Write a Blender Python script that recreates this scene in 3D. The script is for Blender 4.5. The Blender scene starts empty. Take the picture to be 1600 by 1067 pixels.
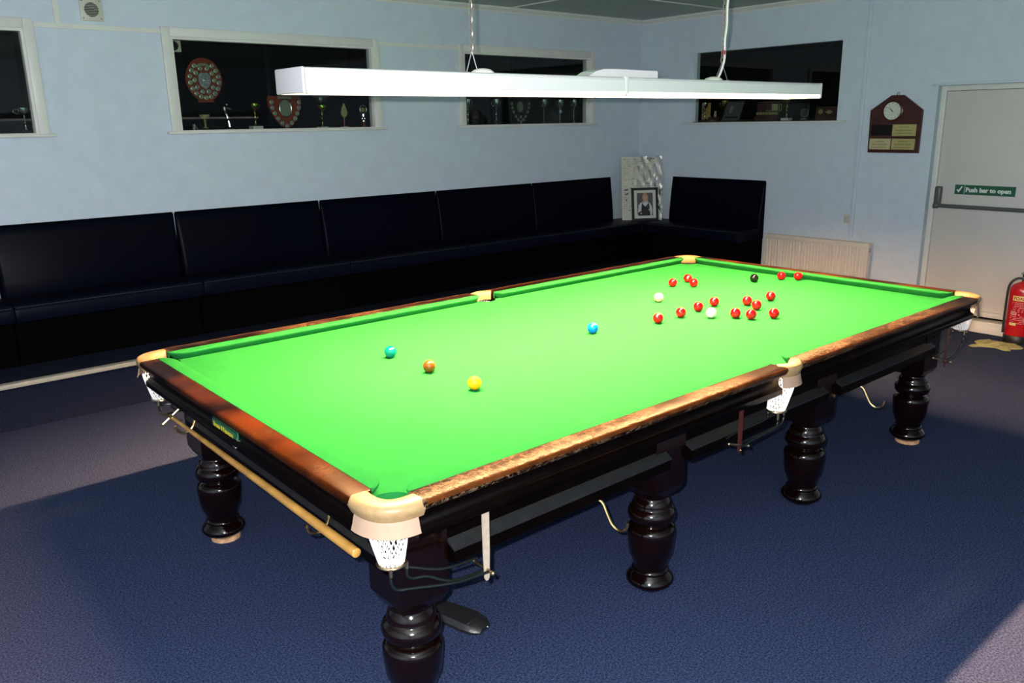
import bpy, bmesh, math, random
from mathutils import Vector, Matrix
random.seed(7)
PI = math.pi
sc = bpy.context.scene
COL = sc.collection

# ------------------------------------------------------------------ camera
CAM = Vector((-2.846, -2.644, 1.796))
yaw, pitch, roll = math.radians(49.726), math.radians(15.006), math.radians(-0.980)
fwd = Vector((math.cos(yaw) * math.cos(pitch), math.sin(yaw) * math.cos(pitch), -math.sin(pitch)))
r0 = Vector((math.sin(yaw), -math.cos(yaw), 0))
u0 = r0.cross(fwd)
right = r0 * math.cos(roll) + u0 * math.sin(roll)
up = u0 * math.cos(roll) - r0 * math.sin(roll)
cd = bpy.data.cameras.new('camera')
cam = bpy.data.objects.new('camera', cd)
COL.objects.link(cam)
cd.sensor_fit = 'HORIZONTAL'
cd.sensor_width = 36.0
cd.lens = 1275.97 / 1600 * 36.0
cd.clip_start = 0.02
M = Matrix((right, up, -fwd)).transposed().to_4x4()
M.translation = CAM
cam.matrix_world = M
sc.camera = cam

# ------------------------------------------------------------------ light and exposure
sc.view_settings.view_transform = 'Standard'
sc.view_settings.look = 'None'
sc.view_settings.gamma = 1.0
sc.view_settings.use_curve_mapping = False
sc.view_settings.exposure = 0.0
W = bpy.data.worlds.new('world')
sc.world = W
W.use_nodes = True
W.node_tree.nodes['Background'].inputs[0].default_value = (0.5, 0.6, 0.8, 1)
W.node_tree.nodes['Background'].inputs[1].default_value = 0.0
# the camera's own flash, a little above and left of the lens
fl = bpy.data.lights.new('camera_flash', 'POINT')
fl.energy = 680.0
fl.color = (1.0, 0.985, 0.97)
fl.shadow_soft_size = 0.012
flo = bpy.data.objects.new('camera_flash', fl)
COL.objects.link(flo)
flo.location = CAM - right * 0.042 + up * 0.04
LAMP_STRENGTH = 4700.0
LAMP_COLOUR = (1.0, 0.52, 0.22)


# ------------------------------------------------------------------ materials
def node_mat(name):
    m = bpy.data.materials.new(name)
    m.use_nodes = True
    nt = m.node_tree
    return m, nt, nt.nodes['Principled BSDF']


def mat(name, col, rough=0.5, metal=0.0, spec=0.5, coat=0.0, sheen=0.0, var=0.0, vscale=20.0, bump=0.0, bscale=200.0, trans=0.0, coord='Object'):
    m, nt, b = node_mat(name)
    c4 = (*col, 1)
    b.inputs['Base Color'].default_value = c4
    b.inputs['Roughness'].default_value = rough
    b.inputs['Metallic'].default_value = metal
    b.inputs['Specular IOR Level'].default_value = spec
    b.inputs['Coat Weight'].default_value = coat
    b.inputs['Coat Roughness'].default_value = 0.08
    b.inputs['Sheen Weight'].default_value = sheen
    b.inputs['Transmission Weight'].default_value = trans
    tc = nt.nodes.new('ShaderNodeTexCoord')
    if var > 0:
        n = nt.nodes.new('ShaderNodeTexNoise')
        n.inputs['Scale'].default_value = vscale
        n.inputs['Detail'].default_value = 5
        nt.links.new(tc.outputs[coord], n.inputs['Vector'])
        r = nt.nodes.new('ShaderNodeValToRGB')
        r.color_ramp.elements[0].position = 0.3
        r.color_ramp.elements[1].position = 0.7
        r.color_ramp.elements[0].color = (*[max(0, c * (1 - var)) for c in col], 1)
        r.color_ramp.elements[1].color = (*[min(1, c * (1 + var)) for c in col], 1)
        nt.links.new(n.outputs['Fac'], r.inputs['Fac'])
        nt.links.new(r.outputs['Color'], b.inputs['Base Color'])
    if bump > 0:
        n2 = nt.nodes.new('ShaderNodeTexNoise')
        n2.inputs['Scale'].default_value = bscale
        n2.inputs['Detail'].default_value = 3
        nt.links.new(tc.outputs[coord], n2.inputs['Vector'])
        bp = nt.nodes.new('ShaderNodeBump')
        bp.inputs['Strength'].default_value = bump
        bp.inputs['Distance'].default_value = 0.004
        nt.links.new(n2.outputs['Fac'], bp.inputs['Height'])
        nt.links.new(bp.outputs['Normal'], b.inputs['Normal'])
    return m


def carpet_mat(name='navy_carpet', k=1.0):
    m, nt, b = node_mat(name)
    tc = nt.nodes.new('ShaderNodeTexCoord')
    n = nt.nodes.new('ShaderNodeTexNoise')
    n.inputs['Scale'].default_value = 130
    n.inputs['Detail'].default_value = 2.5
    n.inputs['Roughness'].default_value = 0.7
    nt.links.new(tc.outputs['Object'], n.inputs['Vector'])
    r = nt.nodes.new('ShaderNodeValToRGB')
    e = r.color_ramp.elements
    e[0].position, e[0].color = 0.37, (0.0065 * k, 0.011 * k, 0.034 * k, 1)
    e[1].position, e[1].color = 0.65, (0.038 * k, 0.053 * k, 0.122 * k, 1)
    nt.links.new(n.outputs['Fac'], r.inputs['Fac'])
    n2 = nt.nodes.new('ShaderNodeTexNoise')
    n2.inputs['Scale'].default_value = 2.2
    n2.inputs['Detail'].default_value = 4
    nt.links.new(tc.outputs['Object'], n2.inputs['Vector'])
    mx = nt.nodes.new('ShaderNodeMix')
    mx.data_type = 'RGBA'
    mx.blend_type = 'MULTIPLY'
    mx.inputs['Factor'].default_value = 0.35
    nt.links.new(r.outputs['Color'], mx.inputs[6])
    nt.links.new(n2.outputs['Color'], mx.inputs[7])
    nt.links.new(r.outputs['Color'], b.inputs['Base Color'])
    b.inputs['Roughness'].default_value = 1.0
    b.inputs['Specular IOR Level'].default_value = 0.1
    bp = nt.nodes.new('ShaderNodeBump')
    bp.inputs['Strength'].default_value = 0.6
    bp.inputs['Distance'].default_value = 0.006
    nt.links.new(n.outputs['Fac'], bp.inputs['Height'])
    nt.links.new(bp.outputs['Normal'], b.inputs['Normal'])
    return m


def rail_mat(name, dark, mid, light, amount, fade=False):
    """old varnished mahogany: grain along the rail, worn crackled patches"""
    m, nt, b = node_mat(name)
    tc = nt.nodes.new('ShaderNodeTexCoord')
    mp = nt.nodes.new('ShaderNodeMapping')
    mp.inputs['Scale'].default_value = (1.0, 1.0, 1.0)
    nt.links.new(tc.outputs['Object'], mp.inputs['Vector'])
    n1 = nt.nodes.new('ShaderNodeTexNoise')      # soft grain
    n1.inputs['Scale'].default_value = 4.5
    n1.inputs['Detail'].default_value = 8
    nt.links.new(mp.outputs['Vector'], n1.inputs['Vector'])
    r1 = nt.nodes.new('ShaderNodeValToRGB')
    r1.color_ramp.elements[0].position, r1.color_ramp.elements[0].color = 0.40, (*dark, 1)
    r1.color_ramp.elements[1].position, r1.color_ramp.elements[1].color = 0.68, (*mid, 1)
    nt.links.new(n1.outputs['Fac'], r1.inputs['Fac'])
    n2 = nt.nodes.new('ShaderNodeTexNoise')      # crackle flecks
    n2.inputs['Scale'].default_value = 60
    n2.inputs['Detail'].default_value = 6
    n2.inputs['Roughness'].default_value = 0.7
    n2.inputs['Distortion'].default_value = 1.2
    nt.links.new(mp.outputs['Vector'], n2.inputs['Vector'])
    r2 = nt.nodes.new('ShaderNodeValToRGB')
    r2.color_ramp.elements[0].position, r2.color_ramp.elements[0].color = 0.49, (0, 0, 0, 1)
    r2.color_ramp.elements[1].position, r2.color_ramp.elements[1].color = 0.56, (1, 1, 1, 1)
    nt.links.new(n2.outputs['Fac'], r2.inputs['Fac'])
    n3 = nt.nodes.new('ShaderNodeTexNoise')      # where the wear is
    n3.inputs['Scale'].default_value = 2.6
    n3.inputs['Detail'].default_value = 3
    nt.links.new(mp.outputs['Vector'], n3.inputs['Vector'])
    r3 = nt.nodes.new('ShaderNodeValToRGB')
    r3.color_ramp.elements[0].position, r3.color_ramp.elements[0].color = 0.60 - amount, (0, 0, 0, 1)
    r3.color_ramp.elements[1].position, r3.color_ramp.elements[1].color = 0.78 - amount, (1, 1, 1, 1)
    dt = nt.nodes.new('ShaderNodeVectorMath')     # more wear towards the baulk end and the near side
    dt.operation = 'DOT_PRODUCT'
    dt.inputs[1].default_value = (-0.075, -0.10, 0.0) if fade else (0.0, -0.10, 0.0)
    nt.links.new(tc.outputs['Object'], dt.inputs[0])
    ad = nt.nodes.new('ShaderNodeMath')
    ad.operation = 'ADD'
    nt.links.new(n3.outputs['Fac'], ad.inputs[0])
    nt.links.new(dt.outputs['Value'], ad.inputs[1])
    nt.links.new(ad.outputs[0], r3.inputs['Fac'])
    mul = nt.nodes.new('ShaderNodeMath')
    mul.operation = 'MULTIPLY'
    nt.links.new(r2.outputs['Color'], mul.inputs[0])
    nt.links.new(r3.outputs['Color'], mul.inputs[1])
    mx = nt.nodes.new('ShaderNodeMix')
    mx.data_type = 'RGBA'
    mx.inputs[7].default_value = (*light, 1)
    nt.links.new(mul.outputs[0], mx.inputs[0])
    nt.links.new(r1.outputs['Color'], mx.inputs[6])
    nt.links.new(mx.outputs[2], b.inputs['Base Color'])
    b.inputs['Roughness'].default_value = 0.33
    b.inputs['Specular IOR Level'].default_value = 0.04
    bp = nt.nodes.new('ShaderNodeBump')
    bp.inputs['Strength'].default_value = 0.25
    bp.inputs['Distance'].default_value = 0.002
    nt.links.new(mul.outputs[0], bp.inputs['Height'])
    nt.links.new(bp.outputs['Normal'], b.inputs['Normal'])
    return m


def glass_mat():
    m = bpy.data.materials.new('cabinet_glass')
    m.use_nodes = True
    nt = m.node_tree
    nt.nodes.clear()
    o = nt.nodes.new('ShaderNodeOutputMaterial')
    t = nt.nodes.new('ShaderNodeBsdfTransparent')
    t.inputs[0].default_value = (0.86, 0.9, 0.88, 1)
    g = nt.nodes.new('ShaderNodeBsdfGlossy')
    g.inputs['Roughness'].default_value = 0.01
    f = nt.nodes.new('ShaderNodeFresnel')
    f.inputs[0].default_value = 1.27
    mx = nt.nodes.new('ShaderNodeMixShader')
    nt.links.new(f.outputs[0], mx.inputs[0])
    nt.links.new(t.outputs[0], mx.inputs[1])
    nt.links.new(g.outputs[0], mx.inputs[2])
    nt.links.new(mx.outputs[0], o.inputs[0])
    return m


def emit_mat(name, col, strength, base=0.9):
    m, nt, b = node_mat(name)
    b.inputs['Base Color'].default_value = (base, base, base, 1)
    b.inputs['Specular IOR Level'].default_value = 0.1
    b.inputs['Emission Color'].default_value = (*col, 1)
    b.inputs['Emission Strength'].default_value = strength
    return m


MT = dict(
    wall=mat('pale_blue_paint', (0.505, 0.568, 0.655), 0.65, spec=0.25, var=0.035, vscale=9, bump=0.12, bscale=90),
    ceil=mat('ceiling_paint', (0.40, 0.44, 0.42), 0.8, spec=0.2, var=0.05, vscale=3),
    white=mat('white_gloss_paint', (0.60, 0.60, 0.57), 0.4, spec=0.4, var=0.03, vscale=12),
    door=mat('door_paint', (0.54, 0.52, 0.50), 0.45, spec=0.4, var=0.02, vscale=6, bump=0.05, bscale=40),
    jamb=mat('reveal_paint', (0.42, 0.50, 0.56), 0.7, spec=0.2),
    carpet=carpet_mat(),
    carpet_shaded=carpet_mat('navy_carpet_shaded', 0.33),  # same navy carpet as the floor, platform shade put into its colour
    nosing=mat('cream_nosing', (0.36, 0.33, 0.27), 0.5, spec=0.2, var=0.1, vscale=30),
    cloth=mat('green_baize', (0.0110, 0.128, 0.030), 1.0, spec=0.0, sheen=0.0, var=0.05, vscale=14, bump=0.15, bscale=900),
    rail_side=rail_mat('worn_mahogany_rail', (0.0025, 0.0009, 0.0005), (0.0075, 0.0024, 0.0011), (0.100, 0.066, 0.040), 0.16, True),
    rail_end=rail_mat('red_mahogany_rail', (0.004, 0.0010, 0.0005), (0.048, 0.0115, 0.0019), (0.09, 0.055, 0.028), -0.02),
    wood=mat('dark_mahogany', (0.0028, 0.0008, 0.0006), 0.13, spec=0.36, coat=0.05, var=0.4, vscale=9),
    woodface=mat('dark_apron_wood', (0.0011, 0.0005, 0.0004), 0.34, spec=0.06, var=0.4, vscale=9),
    ledge=mat('grey_black_ledge', (0.011, 0.012, 0.013), 0.4, spec=0.3, var=0.2, vscale=30),
    leather=mat('tan_leather', (0.23, 0.155, 0.075), 0.42, spec=0.3, var=0.12, vscale=60),
    skirt=mat('pale_leather_skirt', (0.26, 0.18, 0.13), 0.6, spec=0.15, var=0.06, vscale=40),
    net=mat('white_net_cord', (0.75, 0.74, 0.74), 0.8),
    brass=mat('brass', (0.55, 0.40, 0.17), 0.28, metal=1.0, var=0.15, vscale=80),
    light_baffle=mat('dark_baffle', (0.05, 0.05, 0.05), 0.7, spec=0.05),  # near-black, for the added baffles in the lamp trough
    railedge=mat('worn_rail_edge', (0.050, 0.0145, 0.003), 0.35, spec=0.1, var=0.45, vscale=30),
    ring=mat('antique_brass', (0.40, 0.31, 0.18), 0.3, metal=1.0),
    tube=mat('rubber_green_black', (0.004, 0.0065, 0.006), 0.32, spec=0.35),
    strap=mat('oxblood_strap', (0.045, 0.009, 0.007), 0.4, spec=0.4),
    strap_flashlit=mat('oxblood_strap_flashlit', (0.30, 0.25, 0.20), 0.45, spec=0.4, var=0.15, vscale=50),  # an oxblood strap too; flash glare painted in as a pale colour
    packer=mat('wood_packer', (0.42, 0.24, 0.13), 0.8, var=0.3, vscale=60),
    plate_green=mat('enamel_green', (0.012, 0.10, 0.045), 0.3, var=0.2, vscale=60),
    plate_yellow=mat('enamel_yellow', (0.42, 0.36, 0.03), 0.4),
    silver=mat('silver_metal', (0.62, 0.63, 0.62), 0.2, metal=1.0),
    gold=mat('gold_metal', (0.62, 0.50, 0.14), 0.22, metal=1.0),
    greygold=mat('dull_plate_gold', (0.33, 0.29, 0.13), 0.4, metal=0.35, var=0.1, vscale=30),
    brassplate=mat('engraved_brass_plate', (0.42, 0.37, 0.15), 0.4, metal=0.3, var=0.08, vscale=25),
    cream_plate=mat('cream_brass_plate', (0.48, 0.41, 0.23), 0.45, metal=0.2, var=0.06, vscale=25),
    black=mat('matt_black', (0.006, 0.006, 0.007), 0.75, spec=0.15),
    recess=mat('cabinet_black_lining', (0.0022, 0.0023, 0.003), 0.9, spec=0.03),
    glass=glass_mat(),
    vinyl=mat('navy_vinyl', (0.0014, 0.0019, 0.0058), 0.33, spec=0.03, bump=0.06, bscale=60),
    vinyl_seat=mat('navy_vinyl_seat', (0.0022, 0.0031, 0.0092), 0.40, spec=0.05, bump=0.06, bscale=60),
    piping=mat('seat_piping', (0.014, 0.015, 0.02), 0.5),
    benchbase=mat('black_plinth', (0.0012, 0.0012, 0.0013), 0.8, spec=0.02),
    lampbody=mat('lamp_white_enamel', (0.58, 0.58, 0.60), 0.35, spec=0.3),
    lampcap=mat('lamp_end_cap', (0.40, 0.39, 0.42), 0.5, spec=0.3),
    lampglow=emit_mat('lamp_tube_glow', LAMP_COLOUR, LAMP_STRENGTH),
    lampedge=emit_mat('lamp_louvre_edge_glow', (1.0, 0.90, 0.80), 2.6, 0.05),
    louvre=mat('louvre_grey', (0.03, 0.03, 0.03), 0.7, spec=0.05),
    wire=mat('steel_wire', (0.45, 0.45, 0.44), 0.35, metal=0.8),
    chain=mat('dull_chain', (0.34, 0.30, 0.26), 0.4, metal=0.7),
    cord=mat('white_flex', (0.62, 0.61, 0.58), 0.5),
    redclip=mat('red_tape', (0.20, 0.02, 0.015), 0.5),
    plastic=mat('cream_plastic', (0.47, 0.46, 0.40), 0.45),
    slot=mat('vent_dark', (0.018, 0.018, 0.016), 0.8),
    radiator=mat('radiator_enamel', (0.56, 0.52, 0.47), 0.35, spec=0.4),
    radslot=mat('radiator_grille_dark', (0.05, 0.05, 0.05), 0.7),
    plaquewood=mat('plaque_mahogany', (0.045, 0.010, 0.007), 0.3, spec=0.4, var=0.35, vscale=18),
    dial=mat('clock_dial', (0.52, 0.54, 0.48), 0.4),
    ink=mat('black_ink', (0.012, 0.012, 0.012), 0.6),
    engrave=mat('engraved_line', (0.17, 0.14, 0.05), 0.6),
    shieldwood=mat('red_shield_wood', (0.17, 0.030, 0.010), 0.35, spec=0.2, var=0.25, vscale=15),
    dimgreen=mat('dull_medal', (0.24, 0.27, 0.19), 0.35, metal=0.6),
    marble=mat('white_marble_base', (0.52, 0.52, 0.50), 0.35, var=0.1, vscale=40),
    redstem=mat('red_stem', (0.22, 0.02, 0.02), 0.3),
    bluegem=mat('blue_disc', (0.25, 0.38, 0.55), 0.35),
    tanboard=mat('tan_board', (0.40, 0.26, 0.08), 0.5, var=0.3, vscale=25),
    bar=mat('dark_grey_bar', (0.075, 0.08, 0.085), 0.4, spec=0.5),
    sign=mat('sign_green', (0.008, 0.085, 0.048), 0.4),
    signwhite=mat('sign_white', (0.66, 0.68, 0.66), 0.5),
    ext_red=mat('extinguisher_red', (0.42, 0.008, 0.014), 0.22, spec=0.5, coat=0.3),
    ext_yellow=mat('label_cream_yellow', (0.62, 0.52, 0.20), 0.5),
    ext_ink=mat('label_red_ink', (0.25, 0.03, 0.015), 0.5),
    ext_white=mat('label_white_ink', (0.60, 0.42, 0.42), 0.5),
    rubber=mat('black_rubber', (0.010, 0.010, 0.011), 0.45),
    rag=mat('yellow_duster', (0.30, 0.29, 0.14), 0.95, spec=0.1, var=0.18, vscale=30, bump=0.3, bscale=120),
    ash=mat('ash_wood_cue', (0.36, 0.19, 0.045), 0.3, spec=0.5, var=0.35, vscale=9),
    casefab=mat('black_case_leatherette', (0.010, 0.010, 0.011), 0.42, spec=0.5, bump=0.15, bscale=150),
    badge=mat('faint_badge', (0.055, 0.045, 0.03), 0.6),
    paper=mat('newsprint_card', (0.52, 0.52, 0.44), 0.6, var=0.06, vscale=30),
    printgrey=mat('print_grey', (0.20, 0.20, 0.18), 0.7),
    loop=mat('cream_string', (0.62, 0.52, 0.38), 0.6),
    frameblack=mat('black_frame', (0.007, 0.007, 0.008), 0.35),
    mount=mat('picture_mount', (0.55, 0.57, 0.50), 0.7),
    bgprint=mat('portrait_backdrop', (0.075, 0.07, 0.07), 0.6, var=0.2, vscale=4),
    hair=mat('print_hair', (0.42, 0.24, 0.12), 0.6, var=0.2, vscale=60),
    skin=mat('print_skin', (0.52, 0.29, 0.21), 0.6),
    shirt=mat('print_shirt', (0.50, 0.52, 0.56), 0.6),
    vest=mat('print_waistcoat', (0.012, 0.012, 0.013), 0.6),
    badge_red=mat('print_red', (0.30, 0.03, 0.03), 0.6),
)


def clear_film():
    m = bpy.data.materials.new('crinkled_clear_film')
    m.use_nodes = True
    nt = m.node_tree
    nt.nodes.clear()
    o = nt.nodes.new('ShaderNodeOutputMaterial')
    t = nt.nodes.new('ShaderNodeBsdfTransparent')
    g = nt.nodes.new('ShaderNodeBsdfGlossy')
    g.inputs['Roughness'].default_value = 0.28
    f = nt.nodes.new('ShaderNodeFresnel')
    f.inputs[0].default_value = 2.2
    mx = nt.nodes.new('ShaderNodeMixShader')
    nt.links.new(f.outputs[0], mx.inputs[0])
    nt.links.new(t.outputs[0], mx.inputs[1])
    nt.links.new(g.outputs[0], mx.inputs[2])
    nt.links.new(mx.outputs[0], o.inputs[0])
    return m


MT['film'] = clear_film()


# ------------------------------------------------------------------ mesh helpers
class MB:
    def __init__(s):
        s.v, s.f, s.sm = [], [], []

    def add(s, vs, fs, smooth=False):
        n = len(s.v)
        s.v += [tuple(v) for v in vs]
        for f in fs:
            s.f.append([i + n for i in f])
            s.sm.append(smooth)
        return s

    def box(s, lo, hi):
        x0, y0, z0 = lo
        x1, y1, z1 = hi
        vs = [(x0, y0, z0), (x1, y0, z0), (x1, y1, z0), (x0, y1, z0), (x0, y0, z1), (x1, y0, z1), (x1, y1, z1), (x0, y1, z1)]
        return s.add(vs, [(0, 3, 2, 1), (4, 5, 6, 7), (0, 1, 5, 4), (1, 2, 6, 5), (2, 3, 7, 6), (3, 0, 4, 7)])

    def bbox(s, lo, hi, b=0.005, seg=2):
        bm = bmesh.new()
        bmesh.ops.create_cube(bm, size=1)
        c = [(lo[i] + hi[i]) / 2 for i in range(3)]
        d = [hi[i] - lo[i] for i in range(3)]
        for v in bm.verts:
            v.co = Vector([c[i] + v.co[i] * d[i] for i in range(3)])
        bmesh.ops.bevel(bm, geom=list(bm.edges), offset=b, segments=seg, profile=0.5, affect='EDGES')
        bm.verts.index_update()
        s.add([v.co[:] for v in bm.verts], [[v.index for v in f.verts] for f in bm.faces], seg > 1)
        bm.free()
        return s

    def tube(s, pts, r, n=8, closed=False, caps=True):
        P = [Vector(p) for p in pts]
        N = len(P)
        rr = r if isinstance(r, (list, tuple)) else [r] * N
        T = []
        for i in range(N):
            if closed:
                t = P[(i + 1) % N] - P[i - 1]
            else:
                t = P[min(i + 1, N - 1)] - P[max(i - 1, 0)]
            T.append(t.normalized())
        a = Vector((0, 0, 1)) if abs(T[0].z) < 0.9 else Vector((1, 0, 0))
        u = T[0].cross(a).normalized()
        vs = []
        for i in range(N):
            u = (u - T[i] * u.dot(T[i])).normalized()
            w = T[i].cross(u)
            for k in range(n):
                an = 2 * PI * k / n
                vs.append(P[i] + (u * math.cos(an) + w * math.sin(an)) * rr[i])
        fs = []
        for i in range(N if closed else N - 1):
            j = (i + 1) % N
            for k in range(n):
                k2 = (k + 1) % n
                fs.append((i * n + k, i * n + k2, j * n + k2, j * n + k))
        s.add(vs, fs, True)
        if caps and not closed:
            b = len(s.v) - N * n
            s.f.append([b + k for k in range(n)][::-1])
            s.sm.append(False)
            s.f.append([b + (N - 1) * n + k for k in range(n)])
            s.sm.append(False)
        return s

    def lathe(s, prof, n=24, c=(0, 0, 0), axis='Z', shear=(0, 0), smooth=True):
        vs, fs = [], []
        z0 = prof[0][1]
        for (r, z) in prof:
            for k in range(n):
                a = 2 * PI * k / n
                x, y = r * math.cos(a), r * math.sin(a)
                x += shear[0] * (z - z0)
                y += shear[1] * (z - z0)
                if axis == 'Z':
                    p = (c[0] + x, c[1] + y, c[2] + z)
                elif axis == 'Y':
                    p = (c[0] + x, c[1] + z, c[2] + y)
                else:
                    p = (c[0] + z, c[1] + x, c[2] + y)
                vs.append(p)
        m = len(prof)
        for i in range(m - 1):
            for k in range(n):
                k2 = (k + 1) % n
                fs.append((i * n + k, i * n + k2, (i + 1) * n + k2, (i + 1) * n + k))
        fs.append([k for k in range(n)][::-1])
        fs.append([(m - 1) * n + k for k in range(n)])
        s.add(vs, fs, smooth)
        s.sm[-1] = s.sm[-2] = False
        return s

    def sphere(s, c, r, n=24, m=14):
        prof = [(max(1e-5, r * math.sin(PI * i / m)), -r * math.cos(PI * i / m)) for i in range(m + 1)]
        return s.lathe(prof, n, c)

    def prism(s, poly, fn, d0, d1, smooth=False):
        """poly: 2D points; fn(a,b,d) -> 3D"""
        n = len(poly)
        vs = [fn(a, b, d0) for a, b in poly] + [fn(a, b, d1) for a, b in poly]
        fs = [list(range(n))[::-1], [n + i for i in range(n)]]
        for i in range(n):
            j = (i + 1) % n
            fs.append((i, j, n + j, n + i))
        return s.add(vs, fs, smooth)

    def loft(s, rings, closed_ring=True, caps=True, smooth=True):
        n = len(rings[0])
        vs = [p for r in rings for p in r]
        fs = []
        for i in range(len(rings) - 1):
            for k in range(n if closed_ring else n - 1):
                k2 = (k + 1) % n
                fs.append((i * n + k, i * n + k2, (i + 1) * n + k2, (i + 1) * n + k))
        b = len(s.v)
        s.add(vs, fs, smooth)
        if caps and closed_ring:
            s.f.append([b + k for k in range(n)][::-1])
            s.sm.append(False)
            s.f.append([b + (len(rings) - 1) * n + k for k in range(n)])
            s.sm.append(False)
        return s

    def mesh(s, name, m):
        me = bpy.data.meshes.new(name)
        me.from_pydata(s.v, [], s.f)
        me.materials.append(m)
        me.polygons.foreach_set('use_smooth', s.sm)
        bm = bmesh.new()
        bm.from_mesh(me)
        bmesh.ops.recalc_face_normals(bm, faces=bm.faces)
        bm.to_mesh(me)
        bm.free()
        if any(s.sm):
            try:
                me.set_sharp_from_angle(angle=math.radians(42))
            except Exception:
                pass
        me.update()
        return me

    def build(s, name, m, parent=None):
        o = bpy.data.objects.new(name, s.mesh(name, m))
        COL.objects.link(o)
        if parent is not None:
            o.parent = parent
        return o


def tag(o, label=None, cat=None, group=None, kind=None):
    if label:
        o['label'] = label
    if cat:
        o['category'] = cat
    if group:
        o['group'] = group
    if kind:
        o['kind'] = kind
    return o


def thing(name, label, cat, loc=(0, 0, 0), rotz=0.0, group=None, rot=None):
    o = bpy.data.objects.new(name, None)
    COL.objects.link(o)
    o.empty_display_size = 0.1
    o.location = loc
    o.rotation_euler = rot if rot else (0, 0, rotz)
    return tag(o, label, cat, group)


def struct(o):
    o['kind'] = 'structure'
    return o


def s_empty(name, loc=(0, 0, 0)):
    o = bpy.data.objects.new(name, None)
    COL.objects.link(o)
    o.location = loc
    o['kind'] = 'structure'
    return o


def link_copy(o, parent):
    c = o.copy()
    COL.objects.link(c)
    c.parent = parent
    for ch in list(o.children):
        link_copy(ch, c)
    return c


def copy_thing(o, loc, label, rotz=None):
    c = o.copy()
    COL.objects.link(c)
    c.location = loc
    if rotz is not None:
        c.rotation_euler = (0, 0, rotz)
    c['label'] = label
    for ch in list(o.children):
        link_copy(ch, c)
    return c


def text_mesh(name, txt, size, m, parent, mtx, depth=0.0008, bold=0.0, align='LEFT'):
    cu = bpy.data.curves.new(name, 'FONT')
    cu.body = txt
    cu.size = size
    cu.extrude = depth
    cu.offset = bold
    cu.align_x = align
    cu.resolution_u = 3
    tmp = bpy.data.objects.new(name + '_tmp', cu)
    COL.objects.link(tmp)
    dg = bpy.context.evaluated_depsgraph_get()
    me = bpy.data.meshes.new_from_object(tmp.evaluated_get(dg))
    bpy.data.objects.remove(tmp)
    bpy.data.curves.remove(cu)
    me.materials.clear()
    me.materials.append(m)
    me.name = name
    me.transform(mtx)
    o = bpy.data.objects.new(name, me)
    COL.objects.link(o)
    if parent is not None:
        o.parent = parent
    return o


def basis(ex, ey, ez, org):
    m = Matrix((Vector(ex), Vector(ey), Vector(ez))).transposed().to_4x4()
    m.translation = Vector(org)
    return m


# ================================================================== ROOM
X0, XR, Y0, YL, ZC = -5.4, 4.55, -5.0, 3.76, 2.86
fl_ = MB().box((X0 - .1, Y0 - .1, -0.1), (XR + 0.3, YL + .1, 0)).build('floor', MT['carpet'])
struct(fl_)
struct(MB().box((X0 - .1, Y0 - .1, ZC), (XR + .3, YL + .5, ZC + .1)).build('ceiling', MT['ceil']))
struct(MB().box((X0 - .1, Y0 - .1, 0), (X0, YL + .1, ZC)).build('wall_back', MT['wall']))
struct(MB().box((X0, Y0 - .1, 0), (XR + .1, Y0, ZC)).build('wall_front', MT['wall']))


def wall_with_holes(mb, a0, a1, z0, z1, holes, fn):
    """rectangles around holes, fn(a,z,d)->point with depth d in 0..1"""
    cuts = sorted(set([a0, a1] + [h[0] for h in holes] + [h[1] for h in holes]))
    for i in range(len(cuts) - 1):
        l, r = cuts[i], cuts[i + 1]
        zs = [(z0, z1)]
        for h in holes:
            if h[0] <= l + 1e-6 and h[1] >= r - 1e-6:
                out = []
                for (p, q) in zs:
                    if h[2] > p:
                        out.append((p, h[2]))
                    if h[3] < q:
                        out.append((h[3], q))
                zs = out
        for (p, q) in zs:
            mb.prism([(l, p), (r, p), (r, q), (l, q)], fn, 0, 1)


WT = 0.10
wins = [(-3.275, -1.575, 1.772, 2.445), (-0.635, 1.064, 1.772, 2.441), (2.035, 3.728, 1.772, 2.441)]
mb = MB()
wall_with_holes(mb, X0 - .1, XR + .12, 0, ZC, wins, lambda a, z, d: (a, YL + WT * d, z))
struct(mb.build('wall_left', MT['wall']))
mb = MB()
wall_with_holes(mb, Y0, YL, 0, ZC, [(1.369, 3.02, 1.764, 2.47), (-0.43, 0.482, 0.0, 2.035)], lambda a, z, d: (XR + WT * d, a, z))
struct(mb.build('wall_right', MT['wall']))

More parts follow.
